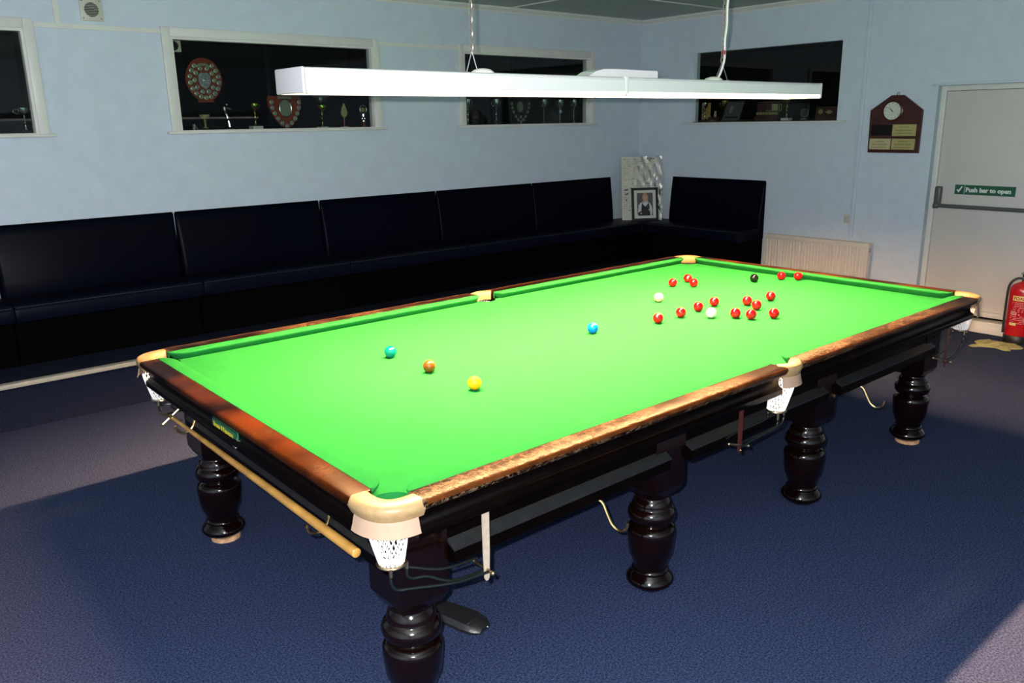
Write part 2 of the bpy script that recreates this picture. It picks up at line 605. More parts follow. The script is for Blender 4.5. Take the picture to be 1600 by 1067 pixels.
# trophy windows in the left wall: casing, inner stop, sill, pane, black lined recess, faint glazing bar
bars = [None, 0.262, 2.96]
for i, (a0, a1, z0, z1) in enumerate(wins):
    w = s_empty('window_%d' % (i + 1), (a0, YL, z0))
    L = a1 - a0
    H = z1 - z0
    c = 0.063
    f = MB()
    yo = -0.022
    f.bbox((-c, yo, 0), (0, 0.0, H + c), .004)
    f.bbox((L, yo, 0), (L + c, 0.0, H + c), .004)
    f.bbox((0, yo, H), (L, 0.0, H + c), .004)
    f.build('window_frame', MT['white'], w)
    st = MB()
    t = 0.018
    st.box((0, -0.012, 0), (t, 0.06, H)).box((L - t, -0.012, 0), (L, 0.06, H)).box((t, -0.012, H - t), (L - t, 0.06, H)).box((t, -0.012, 0), (L - t, 0.06, 0.008))
    st.build('window_stop', MT['white'], w)
    MB().bbox((-c - .035, -0.045, -0.018), (L + c + .035, 0.0, 0.002), .005).build('window_sill', MT['white'], w)
    MB().box((t, 0.03, 0.008), (L - t, 0.034, H - t)).build('glass_pane', MT['glass'], w)
    r = MB()
    D = 0.46
    r.box((-.02, WT, -0.03), (L + .02, D, 0.004)).box((-.02, WT, H), (L + .02, D, H + .03)).box((-.05, WT, -.03), (-.02, D, H + .03))
    r.box((L + .02, WT, -.03), (L + .05, D, H + .03)).box((-.05, D, -.03), (L + .05, D + .02, H + .03))
    r.box((t, .04, -.002), (L - t, WT, .004))
    r.build('recess_lining', MT['recess'], w)
    if bars[i] is not None:
        MB().box((bars[i] - a0 - .012, 0.36, 0.01), (bars[i] - a0 + .012, 0.38, H)).build('glazing_bar', MT['black'], w)
# right wall display recess with a plain sill
w = s_empty('window_4', (XR, 1.369, 1.764))
L, H = 3.02 - 1.369, 2.47 - 1.764
MB().bbox((-0.05, -.095, -0.018), (0.0, L + .13, -0.001), .005).build('window_sill', MT['white'], w)
MB().box((-0.006, -.055, H + .012), (0.0, L + .05, H + .02)).box((-.006, -.055, H - .01), (0, -.048, H + .012)).build('window_frame', MT['wall'], w)
r = MB()
D = .46
r.box((WT, -.02, -.03), (D, L + .02, 0.004)).box((WT, -.02, H), (D, L + .02, H + .03)).box((WT, -.05, -.03), (D, -.02, H + .03))
r.box((WT, L + .02, -.03), (D, L + .05, H + .03)).box((D, -.05, -.03), (D + .02, L + .05, H + .03))
r.box((0.02, 0, -.002), (WT, L, .004))
r.build('recess_lining', MT['recess'], w)
MB().box((.05, 0.0, 0.004), (.054, L, H)).build('glass_pane', MT['glass'], w)

# battens on the left wall, cornices, ceiling strips, trunking
struct(MB().box((-1.512, YL - .012, 2.457), (-0.698, YL, 2.488)).build('trim_1', MT['white']))
struct(MB().box((1.127, YL - .012, 2.455), (1.972, YL, 2.485)).build('trim_2', MT['white']))
struct(MB().box((-1.378, YL - .012, 2.488), (-1.343, YL, 2.82)).build('trim_3', MT['white']))
cp = [(0, 0), (0.045, 0), (0.040, -.012), (0.022, -.028), (0.012, -.036), (0.010, -.048), (0, -.048)]
struct(MB().prism(cp, lambda a, b, d: (X0 + d * (XR - X0), YL - a, ZC + b), 0, 1).build('trim_4', MT['white']))
struct(MB().prism(cp, lambda a, b, d: (XR - a, Y0 + d * (YL - .046 - Y0), ZC + b), 0, 1).build('trim_5', MT['white']))
struct(MB().box((2.60, Y0, ZC - .006), (2.635, YL - .046, ZC)).build('trim_6', MT['white']))
struct(MB().box((X0, 2.60, ZC - .006), (2.60, 2.635, ZC)).box((2.635, 2.60, ZC - .006), (XR - .046, 2.635, ZC)).build('trim_7', MT['white']))
struct(MB().bbox((XR - .014, 1.112, 0.70), (XR, 1.150, ZC - .05), .003).build('trim_8', MT['wall']))

# raised carpeted seating platform with a cream nosing
PZ = 0.30
pl = s_empty('platform', (0, 0, 0))
MB().box((X0, 3.0, 0), (XR, YL, PZ)).box((3.72, 1.98, 0), (XR, 3.0, PZ)).build('platform_deck', MT['carpet_shaded'], pl)
nz = MB()
nz.bbox((X0, 2.950, PZ - .022), (3.67, 3.008, PZ + .008), .006)
nz.bbox((3.67, 1.98, PZ - .022), (3.728, 3.008, PZ + .008), .006)
nz.build('platform_nosing', MT['nosing'], pl)

# fire exit in a shallow recess of the right wall
d = s_empty('door_1', (XR, 0.482, 0))
MB().box((0.0, -0.001, 0.0), (0.10, 0.0, 2.035)).box((0.0, -.911, 0), (.10, -.912, 2.035)).box((0, -.912, 2.034), (.10, 0, 2.035)).build('door_reveal', MT['jamb'], d)
fr = MB()
fr.bbox((.062, -.045, .10), (.11, -.001, 2.034), .003).bbox((.062, -.911, .10), (.11, -.865, 2.034), .003).bbox((.062, -.865, 1.992), (.11, -.045, 2.034), .003)
fr.build('door_frame', MT['white'], d)
leaf = MB().bbox((.074, -.862, .125), (.118, -.048, 1.989), .003).build('door_leaf', MT['door'], d)
MB().bbox((-.015, -.912, 0.0), (.12, 0.0, .098), .004).build('door_threshold', MT['white'], d)
MB().bbox((.05, -.862, .125), (.075, -.048, .17), .004).build('weather_bar', MT['door'], d)
MB().bbox((-.012, -.95, 2.035), (0.0, .05, 2.055), .003).build('door_architrave', MT['wall'], d)
pb = MB()
pb.tube([(.018, -.06, 1.043), (.018, -.84, 1.043)], .017, 10)
pb.build('push_bar', MT['bar'], d)
for yy in (-.078, -.815):
    e = MB().bbox((.022, yy - .026, 1.028), (.074, yy + .026, 1.205), .012, 3).build('push_bar_housing', MT['bar'], d)
    MB().bbox((-.002, yy - .02, 1.018), (.04, yy + .02, 1.062), .008, 3).build('push_bar_arm', MT['bar'], e)
struct(MB().bbox((XR - .016, 0.482, 0), (XR, 1.98, .11), .004).build('baseboard_right', MT['white']))

sg = thing('door_sign', 'green push bar to open sign with white tick on the exit door', 'sign', (XR + .074, .482 - .20, 1.145))
MB().box((-.003, -.47, -.002), (-.0002, 0.0, .078)).build('sign_board', MT['sign'], sg)
SM = basis((0, -1, 0), (0, 0, 1), (-1, 0, 0), (-.0032, -.086, .0215))
text_mesh('sign_lettering', 'Push bar to open', .0505, MT['signwhite'], sg, SM, .0005, .0020)
tk = MB()
tk.prism([(0.014, .034), (.022, .042), (.030, .030), (.052, .066), (.062, .062), (.033, .014)], lambda a, b, q: (-.0032 - .0008 * q, -a, b), 0, 1)
tk.build('tick_symbol', MT['signwhite'], sg)
MB().box((-.0038, -.079, .002), (-.003, -.076, .074)).build('sign_divider', MT['signwhite'], sg)

# ================================================================== SNOOKER TABLE
T = thing('snooker_table', 'full size snooker table with green cloth and dark turned mahogany legs', 'snooker table')
ZB = 0.82
LN, WN = 1.7845, 0.889
LB, WB = LN + .055, WN + .055
# slate bed wrapped in cloth, bites at the pockets
out = []


def arc(cx, cy, r, a0, a1, n):
    return [(cx + r * math.cos(a0 + (a1 - a0) * i / n), cy + r * math.sin(a0 + (a1 - a0) * i / n)) for i in range(n + 1)]


bx, by = LN + .04, WN + .04
R_ = math.radians
out += arc(-bx + .02, -by + .02, .068, R_(105), R_(-15), 8)
out += arc(0, -by - .012, .058, R_(168), R_(12), 8)
out += arc(bx - .02, -by + .02, .068, R_(195), R_(75), 8)
out += arc(bx - .02, by - .02, .068, R_(285), R_(165), 8)
out += arc(0, by + .012, .058, R_(-12), R_(-168), 8)
out += arc(-bx + .02, by - .02, .068, R_(15), R_(-105), 8)
bm = bmesh.new()
vb = [bm.verts.new((x, y, ZB)) for x, y in out]
f0 = bm.faces.new(vb)
ex = bmesh.ops.extrude_face_region(bm, geom=[f0])
for v in ex['geom']:
    if isinstance(v, bmesh.types.BMVert):
        v.co.z -= 0.055
bmesh.ops.triangulate(bm, faces=[f for f in bm.faces if len(f.verts) > 4])
bmesh.ops.recalc_face_normals(bm, faces=bm.faces)
me = bpy.data.meshes.new('playing_cloth')
bm.to_mesh(me)
bm.free()
me.materials.append(MT['cloth'])
o = bpy.data.objects.new('playing_cloth', me)
COL.objects.link(o)
o.parent = T
MB().box((-1.70, -.84, ZB - .10), (1.70, .84, ZB - .056)).build('slate_bed', MT['woodface'], T)


def cushion(path, backs, fn):
    """path: nose points in plan, backs: matching back points; fn maps plan to world plan"""
    rings = []
    n = len(path)
    for i in range(n):
        a, b = Vector(path[max(i - 1, 0)]), Vector(path[min(i + 1, n - 1)])
        t = (b - a).normalized()
        nn = Vector((t.y, -t.x))              # towards the table
        P = Vector(path[i])
        B = Vector(backs[i])
        pr = [(B, .856), (B * .45 + P * .55 - nn * .0, .858), (P - nn * .006, .8575), (P - nn * .001, .855), (P, .851), (P - nn * .003, .845), (P - nn * .024, .8205), (B, .8205)]
        rings.append([(*fn(q.x, q.y), z) for q, z in pr])
    return MB().loft(rings)


def ell(c0, r0x, r0y, a0, a1, n):
    return [(c0[0] + r0x * math.cos(a0 + (a1 - a0) * i / n), c0[1] + r0y * math.sin(a0 + (a1 - a0) * i / n)) for i in range(n + 1)]


# long cushion: u from the middle pocket to the corner, v outward
pm = ell((.112, WB), .052, .055, PI, 1.5 * PI, 7)
pcn = ell((1.690, WB), .084, .055, 1.5 * PI, 2 * PI, 8)
pathL = pm + [(.5, WN), (1.0, WN), (1.4, WN)] + pcn
backL = [(u, WB) for u, v in pathL]
for sx in (-1, 1):
    for sy in (-1, 1):
        cushion(pathL, backL, lambda u, v, sx=sx, sy=sy: (u * sx, v * sy)).build('cushion', MT['cloth'], T)
pa = ell((-.78, LB), .084, .055, PI, 1.5 * PI, 8)
pb_ = ell((.78, LB), .084, .055, 1.5 * PI, 2 * PI, 8)
pathE = pa + [(-.4, LN), (0, LN), (.4, LN)] + pb_
backE = [(u, LB) for u, v in pathE]
for sx in (-1, 1):
    cushion(pathE, backE, lambda u, v, sx=sx: (v * sx, u)).build('cushion', MT['cloth'], T)

# wooden cushion rails and the aprons under them
railP = [(.000, .815), (.000, .855), (.003, .8565), (.066, .8565), (.074, .854), (.078, .848), (.0775, .842), (.073, .834), (.071, .829), (.066, .825), (.050, .823), (.046, .815)]
apronP = [(.000, .815), (.046, .815), (.043, .806), (.040, .795), (.041, .782), (.047, .773), (.056, .769), (.060, .766), (.060, .746), (.056, .742), (.0, .742)]


def chamfer_loft(prof, a0, a1, base, fn, cut=.010):
    rings = []
    m = max(p[0] for p in prof)
    for (a, s) in ((a0, 0), (a0 + cut, 1), (a1 - cut, 1), (a1, 0)):
        rings.append([fn(a, base + p[0] * (1 if s else 1) - (0.0 if s else (0.003 if p[0] > .03 else -.003)), p[1] - (0 if s or p[1] < .84 else .002)) for p in prof])
    return MB().loft(rings, smooth=True)


for sy in (-1, 1):
    for sx in (-1, 1):
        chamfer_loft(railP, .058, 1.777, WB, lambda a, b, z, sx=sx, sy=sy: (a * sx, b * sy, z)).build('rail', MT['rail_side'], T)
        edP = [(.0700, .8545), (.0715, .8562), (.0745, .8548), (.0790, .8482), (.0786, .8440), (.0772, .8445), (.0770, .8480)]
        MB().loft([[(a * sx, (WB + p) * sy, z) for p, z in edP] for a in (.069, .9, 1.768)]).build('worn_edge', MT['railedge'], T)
        chamfer_loft(apronP, .062, 1.786, WB, lambda a, b, z, sx=sx, sy=sy: (a * sx, b * sy, z), .004).build('apron', MT['woodface'], T)
for sx in (-1, 1):
    chamfer_loft(railP, -.868, .868, LB, lambda a, b, z, sx=sx: (b * sx, a, z)).build('rail', MT['rail_end'], T)
    chamfer_loft(apronP, -.872, .872, LB, lambda a, b, z, sx=sx: (b * sx, a, z), .004).build('apron', MT['woodface'], T)

# under-frame with the sloping ledge, between the legs
FY, FX = .850, 1.7455
fr = MB()
fr.box((-FX, -FY, .535), (FX, -FY + .05, .742)).box((-FX, FY - .05, .535), (FX, FY, .742))
fr.box((-FX, -FY + .05, .535), (-FX + .05, FY - .05, .742)).box((FX - .05, -FY + .05, .535), (FX, FY - .05, .742))
for x in (-1.12, 0, 1.12):
    fr.box((x - .06, -FY + .05, .56), (x + .06, FY - .05, .735))
fr.build('under_frame', MT['woodface'], T)
ledP = [(0, .612), (.034, .588), (.034, .583), (0, .600)]
lowP = [(0, .600), (.031, .583), (.031, .545), (.028, .541), (0, .541)]
legx = [-1.68, -.56, .56, 1.68]
for sy in (-1, 1):
    for i in range(3):
        a0, a1 = legx[i] + .09, legx[i + 1] - .03
        MB().prism(ledP, lambda a, b, q, sy=sy, a0=a0, a1=a1: (a0 + (a1 - a0) * q, sy * (FY + a), b), 0, 1).build('ledge', MT['ledge'], T)
        MB().prism(lowP, lambda a, b, q, sy=sy, a0=a0, a1=a1: (a0 + (a1 - a0) * q, sy * (FY + a), b), 0, 1).build('lower_moulding', MT['woodface'], T)
for sx in (-1, 1):
    MB().prism(ledP, lambda a, b, q, sx=sx: (sx * (FX + a), -.80 + 1.60 * q, b), 0, 1).build('ledge', MT['ledge'], T)
    MB().prism(lowP, lambda a, b, q, sx=sx: (sx * (FX + a), -.80 + 1.60 * q, b), 0, 1).build('lower_moulding', MT['woodface'], T)

LEGP = [(.058, 0), (.066, .006), (.086, .022), (.0945, .034), (.0945, .040), (.091, .050), (.078, .064), (.071, .072), (.073, .078), (.072, .084), (.066, .089), (.065, .097), (.071, .115), (.081, .143), (.084, .149), (.084, .152), (.087, .157), (.091, .2), (.0935, .24), (.093, .256), (.087, .268), (.074, .275), (.067, .278), (.065, .281), (.067, .285), (.082, .293), (.090, .304), (.0935, .320), (.091, .334), (.083, .348), (.077, .352), (.075, .355), (.075, .366), (.071, .380), (.064, .389), (.061, .394), (.061, .400), (.064, .404), (.068, .408), (.068, .425)]
leg_me = MB().lathe(LEGP, 40).mesh('leg', MT['wood'])
hb = .085
blk = MB().loft([[(-.07, -.07, .415), (.07, -.07, .415), (.07, .07, .415), (-.07, .07, .415)], [(-hb, -hb, .445), (hb, -hb, .445), (hb, hb, .445), (-hb, hb, .445)], [(-hb, -hb, .742), (hb, -hb, .742), (hb, hb, .742), (-hb, hb, .742)]], smooth=False)
blk_me = blk.mesh('leg_block', MT['wood'])
pk_me = MB().lathe([(.062, 0), (.064, .002), (.063, .018), (.060, .020)], 28).mesh('packer', MT['packer'])
for x in legx:
    for y in (-.772, .772):
        lg = bpy.data.objects.new('leg', leg_me)
        COL.objects.link(lg)
        lg.parent = T
        lg.location = (x, y, 0)
        b = bpy.data.objects.new('leg_block', blk_me)
        COL.objects.link(b)
        b.parent = lg
        if abs(x) > 1:
            p = bpy.data.objects.new('packer', pk_me)
            COL.objects.link(p)
            p.parent = lg
            p.location = (0.004, -.004, -.0005)
            lg.location.z = 0.0


def lift(prof, dz):
    return [(r, z + dz * (1 - z / .43)) for r, z in prof]


# legs standing on packers have their feet lifted by the packer's height
leg_pk = MB().lathe(lift(LEGP, .019), 40).mesh('leg_on_packer', MT['wood'])
for lg in [c for c in T.children if c.name.startswith('leg')]:
    if abs(lg.location.x) > 1 and lg.data == leg_me:
        lg.data = leg_pk

# pockets
def smooth_path(pts, n=6):
    """Catmull-Rom through pts"""
    P = [Vector(p) for p in pts]
    P = [P[0] * 2 - P[1]] + P + [P[-1] * 2 - P[-2]]
    o = []
    for i in range(1, len(P) - 2):
        for k in range(n):
            t = k / n
            a, b, c, dd = P[i - 1], P[i], P[i + 1], P[i + 2]
            o.append(0.5 * ((2 * b) + (c - a) * t + (2 * a - 5 * b + 4 * c - dd) * t * t + (3 * b - a - 3 * c + dd) * t ** 3))
    o.append(P[-2])
    return o


def leather_sweep(path2, prof, fn):
    rings = []
    n = len(path2)
    for i in range(n):
        a, b = Vector(path2[max(i - 1, 0)]), Vector(path2[min(i + 1, n - 1)])
        t = (b - a).normalized()
        nn = Vector((t.y, -t.x))
        P = Vector(path2[i])
        rings.append([(*fn(*(P + nn * q)), z) for q, z in prof])
    return MB().loft(rings)


def net_mesh(c, r0, z0, r1, z1, shear, n=20, turns=.55):
    mb = MB()
    for sgn in (-1, 1):
        for k in range(n):
            pts = []
            for i in range(9):
                t = i / 8
                tt = t ** 1.15
                r = r0 + (r1 - r0) * tt
                a = 2 * PI * k / n + sgn * turns * t * 2
                pts.append((c[0] + r * math.cos(a) + shear[0] * t, c[1] + r * math.sin(a) + shear[1] * t, z0 + (z1 - z0) * t))
            mb.tube(pts, .0021, 4, caps=False)
    # bottom cords
    for k in range(10):
        a = PI * k / 10
        dx, dy = r1 * math.cos(a), r1 * math.sin(a)
        cx, cy = c[0] + shear[0], c[1] + shear[1]
        mb.tube([(cx - dx, cy - dy, z1), (cx, cy, z1 - .006), (cx + dx, cy + dy, z1)], .0022, 4, caps=False)
    return mb


topP = [(.031, .826), (.034, .834), (.034, .844), (.029, .853), (.018, .8575), (-.016, .8575), (-.026, .854), (-.031, .846), (-.032, .828), (-.028, .812), (.0, .806), (.024, .810)]
skP = [(.026, .812), (.029, .802), (.032, .788), (.038, .770), (.034, .770), (.028, .788), (.025, .802), (.022, .812)]


def corner_pocket(sx, sy, near=False):
    A, Cc, B = Vector((1.8785, .864)), Vector((1.895, .995)), Vector((1.772, .983))
    path = [A * (1 - t) ** 2 + Cc * 2 * t * (1 - t) + B * t * t for t in [i / 14 for i in range(15)]]
    path = path[::-1] if True else path
    # path runs from the long rail to the end rail; outward normal must point away from the table
    t = (path[1] - path[0])
    nrm = Vector((t.y, -t.x))
    if nrm.dot(Vector((1, 1))) < 0:
        path = path[::-1]
    fn = lambda x, y: (x * sx, y * sy)
    lt = leather_sweep(path, topP, fn).build('pocket_leather', MT['leather'], T)
    sk = [(q, .812 - (.812 - z) * 1.5) for q, z in skP] if (sx > 0 and sy < 0) else skP
    cut = 1 if sy < 0 else 4
    leather_sweep(path[cut:-cut], sk, fn).build('leather_skirt', MT['skirt'], lt)
    c = (1.835 * sx, .928 * sy)
    net_mesh((c[0], c[1], 0), .056, .778, .034, .664, (-.006 * sx, 0)).build('pocket_net', MT['net'], lt)
    rc = (1.829 * sx, .928 * sy)
    rg = MB().tube([(rc[0] + .037 * math.cos(a), rc[1] + .037 * math.sin(a), .660) for a in [2 * PI * i / 24 for i in range(24)]], .0048, 8, closed=True)
    for a in (-2.2, -.6, 1.4):
        rg.tube([(rc[0] + .040 * math.cos(a), rc[1] + .040 * math.sin(a), .662), (rc[0] + .040 * math.cos(a), rc[1] + .040 * math.sin(a), .640)], .0056, 8)
    rg.build('net_ring', MT['ring'], lt)
    for (ang, dy, zl, ze) in ((-2.2, .020, .590, .548), (-.6, .000, .598, .545), (1.4, -.045, .612, .562)):
        a = ang
        px_, py_ = rc[0] + .040 * math.cos(a), rc[1] + .040 * math.sin(a)
        ye = sy * (.972 + dy * 1.0)
        xe = 1.545 * sx
        pts = smooth_path([(px_, py_, .642), (px_, py_, .618), (px_ - .018 * sx, py_, zl + .004), (px_ - .06 * sx, py_ * .7 + ye * .3, zl - .004), (xe + .12 * sx, ye, ze + .014), (xe - .005 * sx, ye, ze)])
        MB().tube(pts, .0042, 8).build('runner_rail', MT['tube'], lt)
    ss = MB().prism([(-.0125, .742), (.0125, .742), (.0115, .60), (.0085, .522), (.004, .514), (-.004, .514), (-.0085, .522), (-.0115, .60)], lambda a, b, q: (1.545 * sx + a, sy * (.976 + .004 * q), b), 0, 1)
    so = ss.build('pocket_strap', MT['strap_flashlit'] if near else MT['strap'], lt)
    bl = MB().tube([(1.545 * sx, sy * .92, .552), (1.545 * sx, sy * 1.005, .548)], .0045, 8).sphere((1.545 * sx, sy * 1.006, .548), .0075, 10, 6).sphere((1.545 * sx, sy * .918, .552), .007, 10, 6)
    bl.build('strap_pin', MT['ring'], lt)
    MB().prism([(0, .768), (.042, .768), (.036, .752), (.004, .735)], lambda a, b, q: (sx * (1.850 + .0015 * q), sy * (.870 + a), b), 0, 1).build('cloth_flap', MT['cloth'], lt)
    fp = MB()
    fp.prism([(0, .768), (.042, .768), (.034, .742), (.010, .738)], lambda a, b, q: (sx * (1.790 + a), sy * (.950 + .0015 * q), b), 0, 1)
    fp.build('cloth_flap', MT['cloth'], lt)
    return lt


for sx in (-1, 1):
    for sy in (-1, 1):
        corner_pocket(sx, sy, sx < 0 and sy < 0)


def middle_pocket(sy):
    path = [Vector((x, .972 + .030 * (1 - (x / .064) ** 2))) for x in [-.064 + .128 * i / 10 for i in range(11)]]
    t = path[1] - path[0]
    if Vector((t.y, -t.x)).y < 0:
        path = path[::-1]
    fn = lambda x, y: (x, y * sy)
    lt = leather_sweep(path, [(q * .8, z) for q, z in topP], fn).build('pocket_leather', MT['leather'], T)
    leather_sweep(path[1:-1], [(q * .8, z) for q, z in skP], fn).build('leather_skirt', MT['skirt'], lt)
    net_mesh((0, .972 * sy, 0), .048, .800, .034, .684, (-.085, .02 * sy)).build('pocket_net', MT['net'], lt)
    rc = (-.085, .994 * sy)
    rg = MB().tube([(rc[0] + .036 * math.cos(a), rc[1] + .036 * math.sin(a), .682) for a in [2 * PI * i / 24 for i in range(24)]], .0045, 8, closed=True)
    for a in (-2.4, -.3, 1.4):
        rg.tube([(rc[0] + .040 * math.cos(a), rc[1] + .040 * math.sin(a), .684), (rc[0] + .040 * math.cos(a), rc[1] + .040 * math.sin(a), .655)], .0052, 8)
    rg.build('net_ring', MT['ring'], lt)
    for (a, dy, zl, ze) in ((-2.4, .02, .625, .586), (-.3, .0, .618, .584), (1.4, -.05, .632, .600)):
        px_, py_ = rc[0] + .040 * math.cos(a), rc[1] + .040 * math.sin(a)
        ye = sy * (.972 + dy)
        xe = -.30
        pts = smooth_path([(px_, py_, .657), (px_, py_, .64), (px_ - .018, py_, zl + .002), (px_ - .06, py_ * .7 + ye * .3, zl - .008), (xe + .05, ye, ze + .008), (xe - .005, ye, ze)])
        MB().tube(pts, .0042, 8).build('runner_rail', MT['tube'], lt)
    MB().prism([(-.0125, .742), (.0125, .742), (.0115, .62), (.0085, .566), (.004, .558), (-.004, .558), (-.0085, .566), (-.0115, .62)], lambda a, b, q: (-.30 + a, sy * (.976 + .004 * q), b), 0, 1).build('pocket_strap', MT['strap'], lt)
    bl = MB().tube([(-.36, sy * .972, .606), (-.255, sy * .985, .575)], .0045, 8).sphere((-.362, sy * .972, .607), .007, 10, 6).sphere((-.253, sy * .985, .574), .007, 10, 6).sphere((-.30, sy * .983, .568), .005, 8, 6)
    bl.build('strap_pin', MT['ring'], lt)
    fp = MB().prism([(0, .768), (.042, .768), (.036, .745), (.006, .738)], lambda a, b, q: (.012 + a, sy * (.962 + .0015 * q), b), 0, 1)
    fp.build('cloth_flap', MT['cloth'], lt)


middle_pocket(-1)
middle_pocket(1)

# brass hooks under the frame (long sides) and on the ends for the rest
for sy in (-1, 1):
    for x in (-.972, .845):
        pts = smooth_path([(x, -.845, .538), (x + .004, -.865, .541), (x + .012, -.885, .530), (x + .014, -.905, .495), (x + .018, -.925, .462), (x + .024, -.952, .448), (x + .028, -.978, .462), (x + .03, -.985, .488)], 5)
        pts = [(p.x, p.y * -sy, p.z) for p in pts]
        MB().tube(pts, .0052, 8).sphere((pts[0][0] - .006, pts[0][1], .537), .009, 10, 6).build('cue_hook', MT['brass'], T)
for y in (-.49, .67):
    pts = smooth_path([(-FX - .02, y, .628), (-FX - .034, y, .622), (-FX - .05, y, .590), (-FX - .080, y, .574), (-FX - .108, y, .586), (-FX - .118, y, .612)], 5)
    MB().tube(pts, .005, 8).build('cue_hook', MT['brass'], T)

# maker's plate on the end apron: letters too worn to read, kept as worn strokes
np_ = MB().prism([(-.07, .755), (.148, .755), (.148, .800), (-.07, .800)], lambda a, b, q: (-(LB + .043) - .006 * q - .0, a, b), 0, 1).build('name_plate', MT['plate_green'], T)
b_ = MB()
xx = -(LB + .0495)
for (a0, a1, z0, z1) in ((-.07, .148, .755, .7575), (-.07, .148, .7975, .80), (-.07, -.067, .755, .80), (.145, .148, .755, .80)):
    b_.box((xx - .001, a0, z0), (xx, a1, z1))
b_.build('plate_border', MT['silver'], np_)
g_ = MB()
y = .136
rnd = random.Random(3)
for wlen in (5, 1, 7):
    for k in range(wlen):
        w_ = .0115
        h_ = .016 if k else .021
        z0 = .768
        g_.box((xx - .0012, y - .0042, z0), (xx - .0004, y, z0 + h_))
        g_.box((xx - .0012, y - w_ + .002, z0 + h_ * (.35 if rnd.random() < .5 else .7)), (xx - .0004, y - .004, z0 + h_ * (.55 if rnd.random() < .5 else 1.0)))
        if rnd.random() < .6:
            g_.box((xx - .0012, y - w_ + .002, z0), (xx - .0004, y - .004, z0 + .004))
        y -= .0125
    y -= .006
g_.build('plate_lettering', MT['plate_yellow'], np_)
MB().bbox((xx - .014, -.082, .750), (xx, -.055, .756), .002).build('plate_lug', MT['silver'], np_)
MB().bbox((xx - .010, .110, .750), (xx, .135, .755), .002).build('plate_lug', MT['silver'], np_)

# ------------------------------------------------------------------ balls
BR = .02625
ball_me = {}
bcol = dict(red=(0.30, 0.001, 0.004), white=(0.60, 0.62, 0.55), pink=(0.60, 0.30, 0.26), black=(0.0025, 0.0025, 0.0025), blue=(0.0, 0.10, 0.52), green=(0.0, 0.12, 0.12), brown=(0.12, 0.034, 0.004), yellow=(0.50, 0.28, 0.002))
for k, c in bcol.items():
    ball_me[k] = MB().sphere((0, 0, 0), BR, 32, 20).mesh(k + '_ball', mat(k + '_ball_resin', c, 0.06, spec=0.5))


def ball(k, x, y, label, group=None):
    o = bpy.data.objects.new(k + '_ball', ball_me[k])
    COL.objects.link(o)
    o.location = (x, y, ZB + BR)
    tag(o, label, 'ball', group)
    return o


ball('yellow', -1.053, -.304, 'yellow ball on its spot, nearest the camera of all the balls')
ball('brown', -1.050, -.002, 'brown ball between the yellow and the green ball')
ball('green', -1.048, .293, 'teal green ball left of the brown ball')
ball('blue', -.120, -.022, 'bright blue ball alone in the middle of the table')
ball('black', 1.500, .167, 'black ball near the far end cushion, left of two reds')
ball('pink', .642, .208, 'pale pink ball behind the leftmost reds, left of the white ball')
ball('white', .538, -.219, 'white cue ball lying among the reds')
reds = [
    (1.035, .426, 'red ball just left of the close pair near the far corner pocket'),
    (1.211, .450, 'rear red ball of the close pair near the far corner pocket'),
    (1.119, .335, 'front red ball of the close pair near the far corner pocket'),
    (.766, -.071, 'red ball directly behind the white cue ball'),
    (.607, -.086, 'red ball close to the white cue ball on its left'),
    (.434, -.108, 'second red ball to the left of the white cue ball'),
    (.256, -.107, 'leftmost red ball, nearest to the blue ball'),
    (.911, -.179, 'rear left red ball of the tight cluster of three right of the white ball'),
    (.854, -.275, 'middle red ball of the tight cluster of three right of the white ball'),
    (.650, -.378, 'front red ball of the tight cluster of three right of the white ball'),
    (.619, -.307, 'red ball first to the right of the white cue ball'),
    (1.101, -.202, 'lone red ball behind and right of the cluster of three'),
    (.750, -.444, 'front red ball furthest to the right, near the long side rail'),
    (1.678, .090, 'left red ball of two by the far end cushion, next to the black'),
    (1.738, .010, 'right red ball of two by the far end cushion'),
]
for x, y, lb in reds:
    ball('red', min(x, LN - BR - .001), y, lb, 'red snooker balls')

# ------------------------------------------------------------------ rest hanging on the end hooks
rs = thing('cue_rest', 'long wooden cue rest with brass cross head hanging under the table end', 'cue rest', (-FX - .082, 0, .600))
MB().tube([(0, -.735, .006), (0, -.733, .006), (0, -.70, .006), (0, -.2, .0045), (0, .4, .0025), (0, .80, .0)], [.012, .0145, .0155, .0140, .0105, .0075], 14).build('shaft', MT['ash'], rs)
hd = MB()
hd.tube([(0, .80, 0), (0, .845, 0)], .0095, 12)
for a in (R_(35), R_(145)):
    hd.tube([(-.047 * math.cos(a), .835, -.047 * math.sin(a)), (.047 * math.cos(a), .835, .047 * math.sin(a))], [.0042, .0042], 8)
hd.build('cross_head', MT['brass'], rs)
tp = MB()
for a in (R_(35), R_(145), R_(215), R_(325)):
    tp.sphere((.049 * math.cos(a), .835, .049 * math.sin(a)), .006, 8, 6)
tp.build('head_tip', MT['rubber'], rs)

